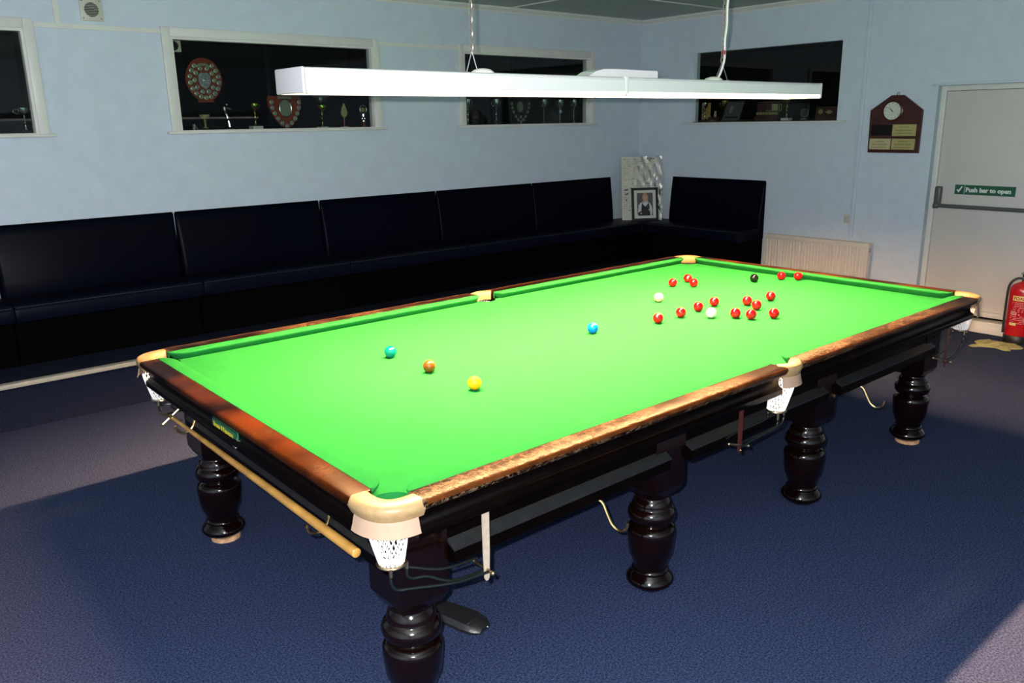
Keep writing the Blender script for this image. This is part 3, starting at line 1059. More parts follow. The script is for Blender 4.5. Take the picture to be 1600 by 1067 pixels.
# ------------------------------------------------------------------ black case under the table
cs = thing('cue_case', 'black leatherette case end lying on the carpet behind the front leg', 'case', (-1.30, -.385, 0), R_(-74))
rings = []
for (u, w0, w1, h) in ((-.16, -.040, .040, .022), (-.15, -.042, .042, .028), (.05, -.052, .05, .036), (.13, -.056, .052, .036), (.175, -.05, .045, .030), (.198, -.03, .03, .02)):
    rings.append([(u, w0, .004), (u, w0 - .003, h * .5), (u, w0 + .008, h), (u, (w0 + w1) / 2, h * 1.08), (u, w1 - .008, h), (u, w1 + .003, h * .5), (u, w1, .004), (u, (w0 + w1) / 2, .001)])
MB().loft(rings).build('case_body', MT['casefab'], cs)
MB().tube([(.125, -.058, .014), (.155, -.035, .040), (.16, 0, .0415), (.155, .03, .040), (.13, .056, .014)], .0022, 6).build('case_seam', MT['rubber'], cs)
MB().bbox((-.20, -.026, .004), (-.155, .026, .016), .003).build('white_tab', MT['paper'], cs)
MB().lathe([(.017, 0), (.018, .0008), (.015, .001)], 20, (-.07, 0, .0335)).build('round_badge', MT['badge'], cs)
MB().sphere((.203, .008, .016), .005, 8, 6).build('case_stud', MT['silver'], cs)

# ================================================================== TABLE LIGHT
LX0, LX1, LZ0, LZ1, LW = -1.560, 1.655, 1.921, 1.982, .10
lt = thing('table_light', 'long white enamel light hanging on chains over the snooker table', 'ceiling lamp', (0.045, 0, LZ1))
ox, oz = .045, LZ1
sec = [(-LW, LZ0), (-LW - .001, LZ0 + .004), (-LW, LZ1 - .014), (-LW + .006, LZ1 - .004), (-LW + .016, LZ1), (LW - .016, LZ1), (LW - .006, LZ1 - .004), (LW, LZ1 - .014), (LW + .001, LZ0 + .004), (LW, LZ0), (LW - .004, LZ0), (LW - .004, LZ1 - .012), (LW - .018, LZ1 - .004), (-LW + .018, LZ1 - .004), (-LW + .004, LZ1 - .012), (-LW + .004, LZ0)]
jx = .003
for (a0, a1, cap) in ((LX0 + .012, jx - .0015, -1), (jx + .0015, LX1 - .012, 1)):
    h = MB().prism([(a, b - oz) for a, b in sec], lambda a, b, q, a0=a0, a1=a1: (a0 + (a1 - a0) * q - ox, a, b), 0, 1).build('lamp_housing', MT['lampbody'], lt)
    xa = LX0 if cap < 0 else LX1 - .012
    MB().bbox((xa - ox, -LW - .001, 1.9005 - oz), (xa + .012 - ox, LW + .001, LZ1 + .001 - oz), .005, 3).build('end_cap', MT['lampcap'], h)
    # glowing louvre edge strips, tube set up inside the trough, cross blades
    for sy in (-1, 1):
        MB().box((a0 + .003 - ox, sy * .0955 - .0015, 1.9010 - oz), (a1 - .003 - ox, sy * .0955 + .0015, 1.9200 - oz)).build('louvre_edge', MT['lampedge'], h)
    MB().box((a0 + .004 - ox, -.078, 1.9785 - oz), (a1 - .004 - ox, .078, 1.9800 - oz)).build('light_baffle', MT['light_baffle'], h)  # added dark plate, cuts lamp light bouncing off the trough top
    MB().tube([(a0 + .05 - ox, 0, 1.9575 - oz), (a1 - .05 - ox, 0, 1.9575 - oz)], .013, 16).build('fluorescent_tube', MT['lampglow'], h)
    for sy in (-1, 1):
        MB().box((a0 + .004 - ox, sy * .076 - .001, 1.9025 - oz), (a1 - .004 - ox, sy * .076 + .001, 1.9785 - oz)).build('light_baffle_side', MT['light_baffle'], h)  # unseen plates added to keep lamp light off walls and platform
    for hx_ in (a0 + .035, a1 - .035):
        MB().bbox((hx_ - .012 - ox, -.018, 1.942 - oz), (hx_ + .012 - ox, .018, 1.9782 - oz), .003, 1).build('tube_holder', MT['lampbody'], h)
    nb = 18
    bl_me = None
    for k in range(1, nb):
        xk = a0 + (a1 - a0) * k / nb - ox
        if bl_me is None:
            bl_me = MB().box((-.0008, -.0745, 1.9035 - oz), (.0008, .0745, 1.932 - oz)).mesh('louvre_blade', MT['louvre'])
        lb_ = bpy.data.objects.new('louvre_blade', bl_me)
        COL.objects.link(lb_)
        lb_.parent = h
        lb_.location = (xk, 0, 0)
MB().bbox((jx - .010 - ox, -LW - .0025, LZ0 - oz - .012), (jx + .010 - ox, LW + .0025, LZ1 + .0015 - oz), .002).build('joint_band', MT['lampbody'], lt)
MB().prism([(-.196, LZ1), (.276, LZ1), (.276, 2.012), (.27, 2.016), (-.02, 2.018), (-.09, 2.016), (-.14, 2.005), (-.17, 1.990)], lambda a, b, q: (a - ox, -.045 + .09 * q, b - oz), 0, 1).build('control_box', MT['lampbody'], lt)
for (cx, wx, zap) in ((-.785, .030, 2.066), (.833, .058, 2.072)):
    for s in (-1, 1):
        wv = MB().tube([(cx + s * wx - ox, 0, LZ1 - oz), (cx - ox, 0, zap - oz)], .0016, 6).build('suspension_wire', MT['wire'], lt)
        MB().tube([(cx + s * wx - ox, -.006, LZ1 + .004 - oz), (cx + s * wx - ox, .006, LZ1 + .004 - oz)], .005, 8).build('wire_anchor', MT['wire'], wv)
    gx = -.735 if cx < 0 else .765
    MB().lathe([(.048, 0), (.046, .008), (.034, .017), (.014, .022)], 20, (gx - ox, 0, LZ1 - .0005 - oz)).build('cable_gland', MT['cord'], lt)
    ch = MB()
    z = zap
    k = 0
    while z < ZC - .02:
        ring = []
        for i in range(10):
            a = 2 * PI * i / 10
            u_ = .0075 * math.cos(a)
            w_ = .016 * math.sin(a)
            ring.append((cx - ox + (u_ if k % 2 else 0), (0 if k % 2 else u_), z + .014 - oz + w_))
        ch.tube(ring, .0022, 5, closed=True)
        z += .0255
        k += 1
    ch.build('chain', MT['chain'], lt)
    MB().lathe([(.035, 0), (.032, -.012), (.012, -.03), (.006, -.035)], 16, (cx - ox, 0, ZC - oz)).build('ceiling_rose', MT['cord'], lt)
cpts = smooth_path([(.80, .0, 1.992), (.815, -.004, 2.02), (.826, -.008, 2.05), (.836, -.012, 2.10), (.832, -.012, 2.18), (.842, -.012, 2.25), (.840, -.012, 2.33), (.846, -.012, 2.45), (.842, -.012, 2.65), (.840, -.010, ZC - .005)])
MB().tube([(p[0] - ox, p[1], p[2] - oz) for p in cpts], .0058, 8).build('power_cord', MT['cord'], lt)
MB().tube([(.833 - ox, -.008, 2.112 - oz), (.834 - ox, -.008, 2.132 - oz)], .010, 10).build('tape_band', MT['redclip'], lt)

# ================================================================== BENCHES
def bench_parts(t, L):
    MB().bbox((.004, -.372, 0), (L - .004, -.004, .300), .006, 1).build('plinth', MT['benchbase'], t)
    # seat: crowned cushion
    prof = [(-.070, .302), (-.462, .302), (-.476, .312), (-.482, .34), (-.482, .385), (-.476, .402), (-.462, .411), (-.40, .418), (-.25, .420), (-.12, .416), (-.070, .408)]
    rings = []
    for (x, s) in ((.003, .985), (.010, .996), (.03, 1), (L / 2, 1.004), (L - .03, 1), (L - .010, .996), (L - .003, .985)):
        cy, cz = -.27, .355
        rings.append([(x, cy + (a - cy) * s, cz + (b - cz) * (s if s < 1 else 1 + (s - 1) * 6) if b > .31 else b) for a, b in prof])
    MB().loft(rings).build('seat', MT['vinyl_seat'], t)
    MB().tube([(.012, -.474, .4045), (L / 2, -.4755, .4065), (L - .012, -.474, .4045)], .0028, 6).build('seat_piping', MT['piping'], t)
    bp = [(-.004, .30), (-.060, .30), (-.080, .40), (-.074, .50), (-.060, .62), (-.046, .72), (-.030, .82), (-.022, .865), (-.012, .880), (-.004, .880)]
    rings = []
    for (x, s) in ((.004, .55), (.008, .78), (.018, .93), (.040, 1.0), (L / 2, 1.06), (L - .040, 1.0), (L - .018, .93), (L - .008, .78), (L - .004, .55)):
        rings.append([(x, a if a > -.005 else a * s, b if b < .87 else b - (1 - min(s, 1)) * .012) for a, b in bp])
    MB().loft(rings).build('backrest', MT['vinyl'], t)
    MB().bbox((.010, -.024, .878), (L - .010, -.002, .886), .002, 1).build('top_trim', MT['benchbase'], t)


seams = [-3.183, -1.972, -.761, .450, 1.661, 2.872, 4.068]
lbl = ['navy vinyl bench unit at the far left, cut off by the picture edge',
       'navy vinyl bench unit under the gap between the two left windows',
       'navy vinyl bench unit under the wide trophy window, left half',
       'navy vinyl bench unit behind the middle of the long table side',
       'navy vinyl bench unit under the smaller trophy window',
       'navy vinyl bench unit ending beside the leaning poster in the corner']
t0 = thing('bench_unit', lbl[0], 'bench', (seams[0], YL, PZ), 0, 'wall benches')
bench_parts(t0, 1.211)
for i in range(1, 5):
    copy_thing(t0, (seams[i], YL, PZ), lbl[i])
t5 = thing('bench_unit', lbl[5], 'bench', (seams[5], YL, PZ), 0, 'wall benches')
bench_parts(t5, seams[6] - seams[5])
t6 = thing('bench_unit', 'navy vinyl bench unit on the right wall beside the radiator', 'bench', (XR, 3.252, PZ), R_(-90), 'wall benches')
bench_parts(t6, 1.192)
tc_ = thing('corner_bench', 'backless navy corner seat joining the two bench runs under the poster', 'bench', (4.07, 3.254, PZ))
cbp = MB()
cbp.box((0.002, .136, 0), (.476, .502, .300)).box((.110, .004, 0), (.476, .136, .300))
cbp.build('plinth', MT['benchbase'], tc_)
MB().bbox((.002, .026, .302), (.478, .504, .412), .014, 3).build('seat', MT['vinyl_seat'], tc_)

# poster leaning in the corner
po = thing('poster_board', 'tall newsprint poster in crinkled clear film leaning in the room corner', 'poster')
A = Vector((4.072, 3.570, PZ + .414))
B = Vector((4.415, 3.273, PZ + .414))
lean = Vector((.66, .75, 0)) * .195
hx = (B - A).normalized()
upv = (lean + Vector((0, 0, 1.402 - A.z)))
PH = upv.length
hz = upv.normalized()
hn = hx.cross(hz).normalized()
PWd = (B - A).length
po.matrix_world = basis(hx, hn * -1, hz, A) if False else basis(hx, hz.cross(hx), hz, A)
# local: x right, y away from the viewer, z up the board
MB().box((0, -.001, 0), (PWd, .003, PH)).build('card', MT['paper'], po)
tx = MB()
rnd = random.Random(11)
for r_i in range(26):
    z = PH - .035 - r_i * .025
    x = .02
    while x < (.30 if r_i < 16 else .10):
        w_ = rnd.uniform(.012, .045)
        if rnd.random() < .62:
            tx.box((x, -.0016, z), (min(x + w_, .40), -.001, z + (.004 if rnd.random() < .8 else .009)))
        x += w_ + rnd.uniform(.006, .02)
tx.build('newsprint', MT['printgrey'], po)
hk = MB().box((.285, -.0018, PH - .030), (.345, -.001, PH - .016)).box((.35, -.0018, PH - .030), (.372, -.001, PH - .018)).box((.035, -.0018, .335), (.072, -.001, .349)).box((.030, -.0018, .285), (.058, -.001, .295)).box((.050, -.0018, .290), (.075, -.001, .301)).box((.046, -.0018, .215), (.056, -.001, .236))
hk.build('headline', MT['ink'], po)
lp = smooth_path([(.36, -.006, PH - .045), (.26, -.006, PH - .085), (.13, -.006, PH - .135), (.075, -.006, PH - .175), (.09, -.006, PH - .215), (.15, -.006, PH - .255), (.24, -.006, PH - .285), (.33, -.006, PH - .30)])
MB().tube(lp, .004, 6).build('string_loop', MT['loop'], po)
fm = MB()
nx, nzv = 26, 30
rnd = random.Random(5)
vs, fs = [], []
for i in range(nx + 1):
    for k in range(nzv + 1):
        x = .13 + (PWd - .13) * i / nx
        z = .0 + PH * k / nzv
        am = .010 * (i / nx) ** .7 + .0015
        y = -.018 - am * (.5 * math.sin(x * 95 + 2.2 * math.sin(z * 9)) + .70 * math.sin(z * 36 + x * 70) + .45 * math.sin(z * 14 - x * 35) + rnd.uniform(-.4, .4))
        vs.append((x, y, z))
for i in range(nx):
    for k in range(nzv):
        a = i * (nzv + 1) + k
        fs.append((a, a + nzv + 1, a + nzv + 2, a + 1))
fm.add(vs, fs, True)
fm.build('clear_film', MT['film'], po)

# framed portrait leaning on the poster
pf = thing('framed_portrait', 'black framed portrait of a woman in a waistcoat on the corner bench', 'picture frame')
A = Vector((4.092, 3.440, PZ + .4135))
hx = Vector((.86, -.51, 0)).normalized()
hz = (Vector((.51, .86, 0)) * .17 + Vector((0, 0, 1))).normalized()
pf.matrix_world = basis(hx, hz.cross(hx), hz, A)
FW, FH = .305, .362
f = MB()
b = .026
f.bbox((0, -.016, 0), (b, .004, FH), .002, 1).bbox((FW - b, -.016, 0), (FW, .004, FH), .002, 1).bbox((b, -.016, 0), (FW - b, .004, b), .002, 1).bbox((b, -.016, FH - b), (FW - b, .004, FH), .002, 1)
f.build('frame', MT['frameblack'], pf)
MB().box((b, -.006, b), (FW - b, .002, FH - b)).build('mount', MT['mount'], pf)
x0, x1, z0, z1 = .062, .245, .055, .305
pr = MB().box((x0, -.0066, z0), (x1, -.006, z1)).build('photo_print', MT['bgprint'], pf)


def flat(poly, m, lay, name):
    return MB().prism([(x0 + a * (x1 - x0), z0 + c * (z1 - z0)) for a, c in poly], lambda a, c, q: (a, -.0066 - .0002 * lay - .0002 * q, c), 0, 1).build(name, m, pr)


def oval(cx, cy, rx, ry, n=18):
    return [(cx + rx * math.cos(2 * PI * i / n), cy + ry * math.sin(2 * PI * i / n)) for i in range(n)]


flat([(.02, .0), (.06, .30), (.10, .48), (.24, .58), (.42, .62), (.62, .62), (.80, .56), (.92, .40), (.96, .22), (.92, 0)], MT['shirt'], 0, 'print_shirt')
flat([(.24, 0), (.26, .30), (.30, .58), (.44, .44), (.52, .40), (.60, .45), (.74, .58), (.80, .30), (.82, 0)], MT['vest'], 1, 'print_waistcoat')
flat([(.40, .58), (.52, .42), (.66, .58), (.60, .66), (.46, .66)], MT['shirt'], 2, 'print_collar')
flat(oval(.52, .80, .19, .19), MT['hair'], 2, 'print_hair')
flat([(.34, .80), (.36, .58), (.46, .56), (.46, .8)], MT['hair'], 3, 'print_hair')
flat([(.70, .80), (.69, .60), (.60, .58), (.58, .8)], MT['hair'], 3, 'print_hair')
flat([(.47, .66), (.52, .58), (.58, .66), (.58, .70), (.47, .70)], MT['skin'], 4, 'print_neck')
flat(oval(.525, .765, .10, .115), MT['skin'], 4, 'print_face')
flat([(.43, .84), (.47, .91), (.60, .91), (.63, .83), (.55, .87)], MT['hair'], 5, 'print_fringe')
for ex_ in (.49, .565):
    flat(oval(ex_, .785, .012, .008, 8), MT['ink'], 5, 'print_eye')
flat(oval(.527, .715, .028, .009, 10), MT['badge_red'], 5, 'print_mouth')
flat(oval(.66, .40, .03, .03, 10), MT['badge_red'], 2, 'print_badge')
flat([(.08, .0), (.02, .12), (.20, .20), (.75, .10), (.85, 0)], MT['vest'], 3, 'print_arms')
flat(oval(.24, .10, .06, .04, 10), MT['skin'], 4, 'print_hand')
flat(oval(.76, .26, .05, .06, 10), MT['skin'], 4, 'print_hand')

# ================================================================== WALL FITTINGS
v = thing('air_vent', 'square cream vent with round louvred grille high on the left wall', 'vent', (-1.139, YL, 2.587))
MB().bbox((-.073, -.010, -.073), (.073, 0, .073), .004).build('vent_plate', MT['plastic'], v)
MB().lathe([(.046, 0), (.046, -.002)], 28, (0, -.0102, 0), 'Y').build('vent_opening', MT['slot'], v)
for k in range(8):
    z = -.036 + k * .0103
    hw = math.sqrt(.046 ** 2 - z * z)
    MB().bbox((-hw, -.016, z - .0016), (hw, -.0115, z + .0016), .0008, 1).build('louvre', MT['plastic'], v)
for sx in (-1, 1):
    for sz in (-1, 1):
        MB().lathe([(.004, 0), (.003, -.002)], 8, (sx * .056, -.0101, sz * .056), 'Y').build('screw', MT['slot'], v)

sk = thing('switch_plate', 'small square off-white fused switch plate above the radiator', 'switch', (XR, 1.162, .871))
MB().bbox((-.010, -.050, -.037), (0, .050, .037), .003).build('plate', MT['plastic'], sk)
MB().bbox((-.014, -.012, -.016), (-.0098, .012, .016), .002).build('rocker', MT['plastic'], sk)
MB().lathe([(.004, 0), (.0035, -.0015)], 8, (-.0101, .034, 0), 'X').lathe([(.004, 0), (.0035, -.0015)], 8, (-.0101, -.034, 0), 'X').build('screw', MT['slot'], sk)

# radiator: fluted front panel, side panel with slots, top grille
rd = thing('radiator', 'white fluted panel radiator on the right wall beside the bench', 'radiator', (XR - .021, .895, 0.14))
RL, RH = 1.06, .535
n_fl = 32
rings = []
prof = []
for k in range(n_fl):
    a = .012 + (RL - .024) * k / n_fl
    w_ = (RL - .024) / n_fl
    prof += [(a, -.112), (a + w_ * .25, -.106), (a + w_ * .35, -.106), (a + w_ * .55, -.112)]
front = [(0, -.110)] + prof + [(RL, -.110)]
poly = front + [(RL, -.100), (0, -.100)]
MB().prism(poly, lambda a, b, q: (b, a, .045 + (RH - .09) * q), 0, 1).build('front_panel', MT['radiator'], rd)
hb_ = MB()
hb_.bbox((-.113, 0, RH - .046), (-.098, RL, RH - .004), .004).bbox((-.113, 0, .004), (-.098, RL, .046), .004)
hb_.build('panel_rim', MT['radiator'], rd)
for yy in (-.004, RL - .004):
    sd = MB().bbox((-.110, yy, .004), (-.026, yy + .008, RH), .003).build('side_panel', MT['radiator'], rd)
    sl = MB()
    for k in range(4):
        sl.box((-.082, yy - .0006, RH - .050 - k * .011), (-.048, yy + .0086, RH - .045 - k * .011))
    sl.build('side_slot', MT['radslot'], sd)
tg = MB()
tg.box((-.108, 0, RH - .006), (-.100, RL, RH)).box((-.034, 0, RH - .006), (-.026, RL, RH))
for k in range(44):
    y = .006 + k * (RL - .02) / 43
    tg.box((-.100, y, RH - .005), (-.034, y + .009, RH - .001))
tg.build('top_grille', MT['radiator'], rd)
MB().box((-.045, .01, .02), (-.030, RL - .01, RH - .02)).build('rear_panel', MT['radiator'], rd)
MB().box((-.030, .15, .05), (.0205, .18, RH - .08)).box((-.030, RL - .18, .05), (.0205, RL - .15, RH - .08)).build('wall_bracket', MT['radslot'], rd)

# clock plaque
cpq = thing('clock_plaque', 'mahogany house shaped plaque with clock and brass plates by the exit', 'plaque', (XR, .815, 1.481))
pts = [(-.231, 0), (.220, 0), (.227, .366), (.049, .490), (-.057, .490), (-.232, .362)]
# local y = +toward the corner; outline seen from the room
MB().prism(pts, lambda a, b, q: (-.022 * q, a, b), 0, 1).build('plaque_board', MT['plaquewood'], cpq)
MB().prism([(a * .97, .008 + b * .965) for a, b in pts], lambda a, b, q: (-.022 - .004 * q, a, b), 0, 1).build('plaque_face', MT['plaquewood'], cpq)
cc = (.021, .358)
MB().lathe([(.092, 0), (.092, -.010), (.084, -.016), (.078, -.016)], 36, (-.026, cc[0], cc[1]), 'X').build('clock_bezel', MT['plaquewood'], cpq)
dl = MB().lathe([(.0745, 0), (.0745, -.003)], 36, (-.0415, cc[0], cc[1]), 'X').build('clock_dial', MT['dial'], cpq)
tkm = MB()
for k in range(12):
    a = 2 * PI * k / 12
    rr0, rr1 = .058, .068
    w_ = .0022
    ca, sa = math.cos(a), math.sin(a)
    q = [(rr0 * sa - w_ * ca, rr0 * ca + w_ * sa), (rr0 * sa + w_ * ca, rr0 * ca - w_ * sa), (rr1 * sa + w_ * ca, rr1 * ca - w_ * sa), (rr1 * sa - w_ * ca, rr1 * ca + w_ * sa)]
    tkm.prism(q, lambda a_, b_, d_: (-.0446 - .0006 * d_, cc[0] - a_, cc[1] + b_), 0, 1)
tkm.build('hour_mark', MT['engrave'], dl)
for (deg, ln, w_, nm) in ((308, .056, .0020, 'minute_hand'), (325, .038, .0028, 'hour_hand')):
    a = R_(deg)
    ca, sa = math.cos(a), math.sin(a)
    q = [(-w_ * ca - .010 * sa, w_ * sa - .010 * ca), (w_ * ca - .010 * sa, -w_ * sa - .010 * ca), (ln * sa + w_ * .4 * ca, ln * ca - w_ * .4 * sa), (ln * sa - w_ * .4 * ca, ln * ca + w_ * .4 * sa)]
    MB().prism(q, lambda a_, b_, d_: (-.0455 - .0008 * d_, cc[0] - a_, cc[1] + b_), 0, 1).build(nm, MT['ink'], dl)
MB().lathe([(.0045, 0), (.004, -.003)], 10, (-.0455, cc[0], cc[1]), 'X').build('hand_boss', MT['ink'], dl)
for (y0, y1, z0, z1, m_, tilt) in ((-.199, .012, .142, .246, 'brassplate', 0), (.012, .209, .026, .125, 'cream_plate', 0), (-.200, .010, .026, .125, 'brassplate', 0), (.013, .203, .147, .242, 'black', 0)):
    pl_ = MB().bbox((-.030, y0 + .003, z0 + .003), (-.0262, y1 - .003, z1 - .003), .001, 1).build('engraved_plate', MT[m_], cpq)
    if m_ != 'black':
        en = MB()
        rnd = random.Random(int(abs(y0) * 1000) + int(z0 * 100))
        for k in range(3):
            zz = z1 - .03 - k * .026
            hw = (y1 - y0) * (.20 if k == 0 else .36)
            mid = (y0 + y1) / 2
            q = mid + hw
            while q > mid - hw:
                w_ = rnd.uniform(.006, .02)
                en.box((-.0306, max(q - w_, mid - hw), zz), (-.030, q, zz + .007))
                q -= w_ + .005
        en.build('engraving', MT['engrave'], pl_)
        sc_ = MB()
        for yy in (y0 + .012, y1 - .012):
            for zz in (z0 + .012, z1 - .012):
                sc_.lathe([(.003, 0), (.002, -.002)], 8, (-.030, yy, zz), 'X')
        sc_.build('plate_pin', MT['engrave'], pl_)
MB().tube([(-.012, -.004 + .012 * math.cos(a), .500 + .014 * math.sin(a)) for a in [2 * PI * i / 16 for i in range(16)]], .0035, 6, closed=True).build('hanging_ring', MT['ring'], cpq)

# fire extinguisher and duster
fx = thing('fire_extinguisher', 'red foam fire extinguisher standing on the floor by the exit door', 'fire extinguisher', (4.446, -.402, 0))
MB().lathe([(.090, 0.055), (.0925, .06), (.0925, .425), (.089, .447), (.074, .470), (.045, .487), (.024, .494), (.020, .505)], 40).build('cylinder', MT['ext_red'], fx)
MB().lathe([(.096, 0), (.098, .004), (.098, .058), (.094, .064)], 40).build('base_skirt', MT['rubber'], fx)
hd = MB().lathe([(.020, .500), (.021, .505), (.021, .525), (.016, .532), (.016, .545)], 16)
hd.build('valve_body', MT['silver'], fx)
d_ = Vector((-.85, .52, 0)).normalized()
e_ = Vector((.55, -.83, 0)).normalized()
lv = MB()
lv.tube([(0, 0, .535), (e_.x * .03, e_.y * .03, .548), (e_.x * .075, e_.y * .075, .560), (e_.x * .105, e_.y * .105, .556)], .0075, 8)
lv.tube([(0, 0, .528), (e_.x * .04, e_.y * .04, .528), (e_.x * .10, e_.y * .10, .520)], .0075, 8)
lv.sphere((0, 0, .545), .02, 12, 8)
lv.tube([(-e_.x * .0, -e_.y * .0, .55), (-e_.x * .03, -e_.y * .03, .558), (-e_.x * .012, -e_.y * .012, .575)], .003, 6)
lv.build('operating_lever', MT['rubber'], fx)
# hose on the viewer's left, down the side
hs = Vector((-.40, .92, 0)).normalized()
hp = smooth_path([(hs.x * .018, hs.y * .018, .522), (hs.x * .05, hs.y * .05, .520), (hs.x * .085, hs.y * .085, .492), (hs.x * .103, hs.y * .103, .440), (hs.x * .106, hs.y * .106, .33), (hs.x * .105, hs.y * .105, .20), (hs.x * .103, hs.y * .103, .12), (hs.x * .102, hs.y * .102, .07)])
MB().tube(hp, .0095, 10).build('hose', MT['rubber'], fx)
# label curved round the cylinder: angle measured towards the camera
th0 = math.atan2(-.52, -.85)


def wrap(a0, a1, z0, z1, r, m_, name, par, n=8):
    mb = MB()
    vs, fs = [], []
    for i in range(n + 1):
        a = th0 + a0 + (a1 - a0) * i / n
        for rr in (r, r + .0004):
            for z in (z0, z1):
                vs.append((rr * math.cos(a), rr * math.sin(a), z))
    for i in range(n):
        b = i * 4
        for q in ((0, 1, 3, 2),):
            pass
        fs += [(b + 2, b + 6, b + 7, b + 3), (b, b + 1, b + 5, b + 4), (b + 1, b + 3, b + 7, b + 5), (b, b + 4, b + 6, b + 2)]
    fs += [(0, 2, 3, 1), (n * 4, n * 4 + 1, n * 4 + 3, n * 4 + 2)]
    return mb.add(vs, fs, True).build(name, m_, par)


# a negative offset lies to the viewer's left
yl_ = wrap(-.98, .22, .352, .392, .0927, MT['ext_yellow'], 'label_band', fx)
# curved lettering
tm = text_mesh('label_lettering', 'FOAM', .034, MT['ext_ink'], yl_, Matrix.Identity(4), .0003, .0012)
for vtx in tm.data.vertices:
    a = th0 - .88 + vtx.co.x / .0932
    zz = .360 + vtx.co.y
    rr = .0932 + (.0004 if vtx.co.z > 0 else 0)
    vtx.co = Vector((rr * math.cos(a), rr * math.sin(a), zz))
rnd = random.Random(9)
tl = MB()
for row in range(13):
    z = .335 - row * .014
    a = -1.0
    while a < (-.02 if row not in (6, 7) else -.3):
        w_ = rnd.uniform(.05, .16)
        if rnd.random() < .78:
            hgt = .0035 if row not in (6, 7) else .009
            aa = [th0 + a + w_ * i / 3 for i in range(4)]
            vs, fs = [], []
            for q in aa:
                vs += [(.0929 * math.cos(q), .0929 * math.sin(q), z), (.0929 * math.cos(q), .0929 * math.sin(q), z + hgt)]
            fs = [(0, 2, 3, 1), (2, 4, 5, 3), (4, 6, 7, 5)]
            tl.add(vs, fs)
        a += w_ + .04
tl.build('small_print', MT['ext_white'], fx)
wrap(-1.0, -.45, .150, .172, .0928, MT['ext_yellow'], 'label_patch', fx)
ic = MB()
for k in range(5):
    z0 = .168 + k * .033
    for (a0, a1, b0, b1) in ((.10, .36, 0, .003), (.10, .36, .026, .029), (.10, .125, 0, .029), (.335, .36, 0, .029), (.19, .27, .009, .020)):
        aa = [th0 + a0 + (a1 - a0) * i / 3 for i in range(4)]
        vs = []
        for q in aa:
            vs += [(.0929 * math.cos(q), .0929 * math.sin(q), z0 + b0), (.0929 * math.cos(q), .0929 * math.sin(q), z0 + b1)]
        ic.add(vs, [(0, 2, 3, 1), (2, 4, 5, 3), (4, 6, 7, 5)])
ic.build('pictogram', MT['ext_white'], fx)

rg = thing('duster_cloth', 'crumpled yellowish duster cloth on the carpet before the extinguisher', 'cloth', (4.165, -.345, 0))
bm = bmesh.new()
NU, NV = 26, 20
rnd = random.Random(4)
grid = []
outl = [(-.17, .115), (-.135, .155), (-.06, .105), (-.01, .10), (.03, .16), (.12, .17), (.19, .10), (.21, .0), (.19, -.10), (.14, -.165), (.06, -.17), (-.02, -.11), (-.06, -.135), (-.10, -.09), (-.06, -.02), (-.10, .06)]
pts2 = smooth_path([(a, b, 0) for a, b in outl + outl[:1]], 3)[:-1]
cen = Vector((.055, .0, 0))
NR = 9
vs, fs = [], []
n = len(pts2)
for j in range(NR + 1):
    t = j / NR
    for i, p in enumerate(pts2):
        q = cen + (p - cen) * t
        q.x *= .82
        h = .004 + .030 * (1 - t ** 3) * (.55 + .45 * math.sin(q.x * 38 + 1.5 * math.sin(q.y * 30)) * math.cos(q.y * 34)) + rnd.uniform(0, .003)
        if j == NR:
            h = .002
        vs.append((q.x, q.y, h))
for j in range(NR):
    for i in range(n):
        i2 = (i + 1) % n
        fs.append((j * n + i, j * n + i2, (j + 1) * n + i2, (j + 1) * n + i))
vb0 = len(vs)
for p in pts2:
    vs.append((p.x * .82, p.y, .0006))
for i in range(n):
    i2 = (i + 1) % n
    fs.append((NR * n + i, NR * n + i2, vb0 + i2, vb0 + i))
m_ = MB().add(vs, fs, True)
m_.build('cloth_fold', MT['rag'], rg)
bm.free()

# ================================================================== TROPHIES
SH = 1.7765     # shelf level behind the left wall windows


def cup(label, loc, h, rw, m_, base='black', handles=True, group=None, bw=.05, gem=None, rotz=0, bh=None):
    t = thing('trophy_cup', label, 'trophy', loc, rotz, group)
    bh = bh if bh is not None else h * .14
    MB().bbox((-bw / 2, -bw / 2, 0), (bw / 2, bw / 2, bh), .002, 1).build('trophy_base', MT[base], t)
    zs = h - bh
    P = [(rw * .55, bh), (rw * .50, bh + zs * .03), (rw * .22, bh + zs * .08), (rw * .14, bh + zs * .18), (rw * .14, bh + zs * .26), (rw * .30, bh + zs * .31), (rw * .14, bh + zs * .37), (rw * .18, bh + zs * .46), (rw * .42, bh + zs * .52), (rw * .18, bh + zs * .57), (rw * .16, bh + zs * .62), (rw * .45, bh + zs * .68), (rw * .80, bh + zs * .78), (rw * .95, bh + zs * .90), (rw, bh + zs), (rw * .93, bh + zs), (rw * .85, bh + zs * .9), (rw * .3, bh + zs * .74)]
    MB().lathe(P, 20).build('cup_body', MT[m_], t)
    if handles:
        for s in (-1, 1):
            zc = bh + zs * .84
            hp = smooth_path([(s * rw * .85, 0, zc + zs * .09), (s * rw * 1.35, 0, zc + zs * .10), (s * rw * 1.55, 0, zc), (s * rw * 1.15, 0, zc - zs * .10), (s * rw * .62, 0, zc - zs * .10)], 4)
            MB().tube(hp, rw * .07, 6).build('handle', MT[m_], t)
    if gem:
        MB().lathe([(rw * .55, 0), (rw * .5, -.004)], 14, (0, -rw * .35, bh + zs * .50), 'Y').build('centre_disc', MT[gem], t)
    return t


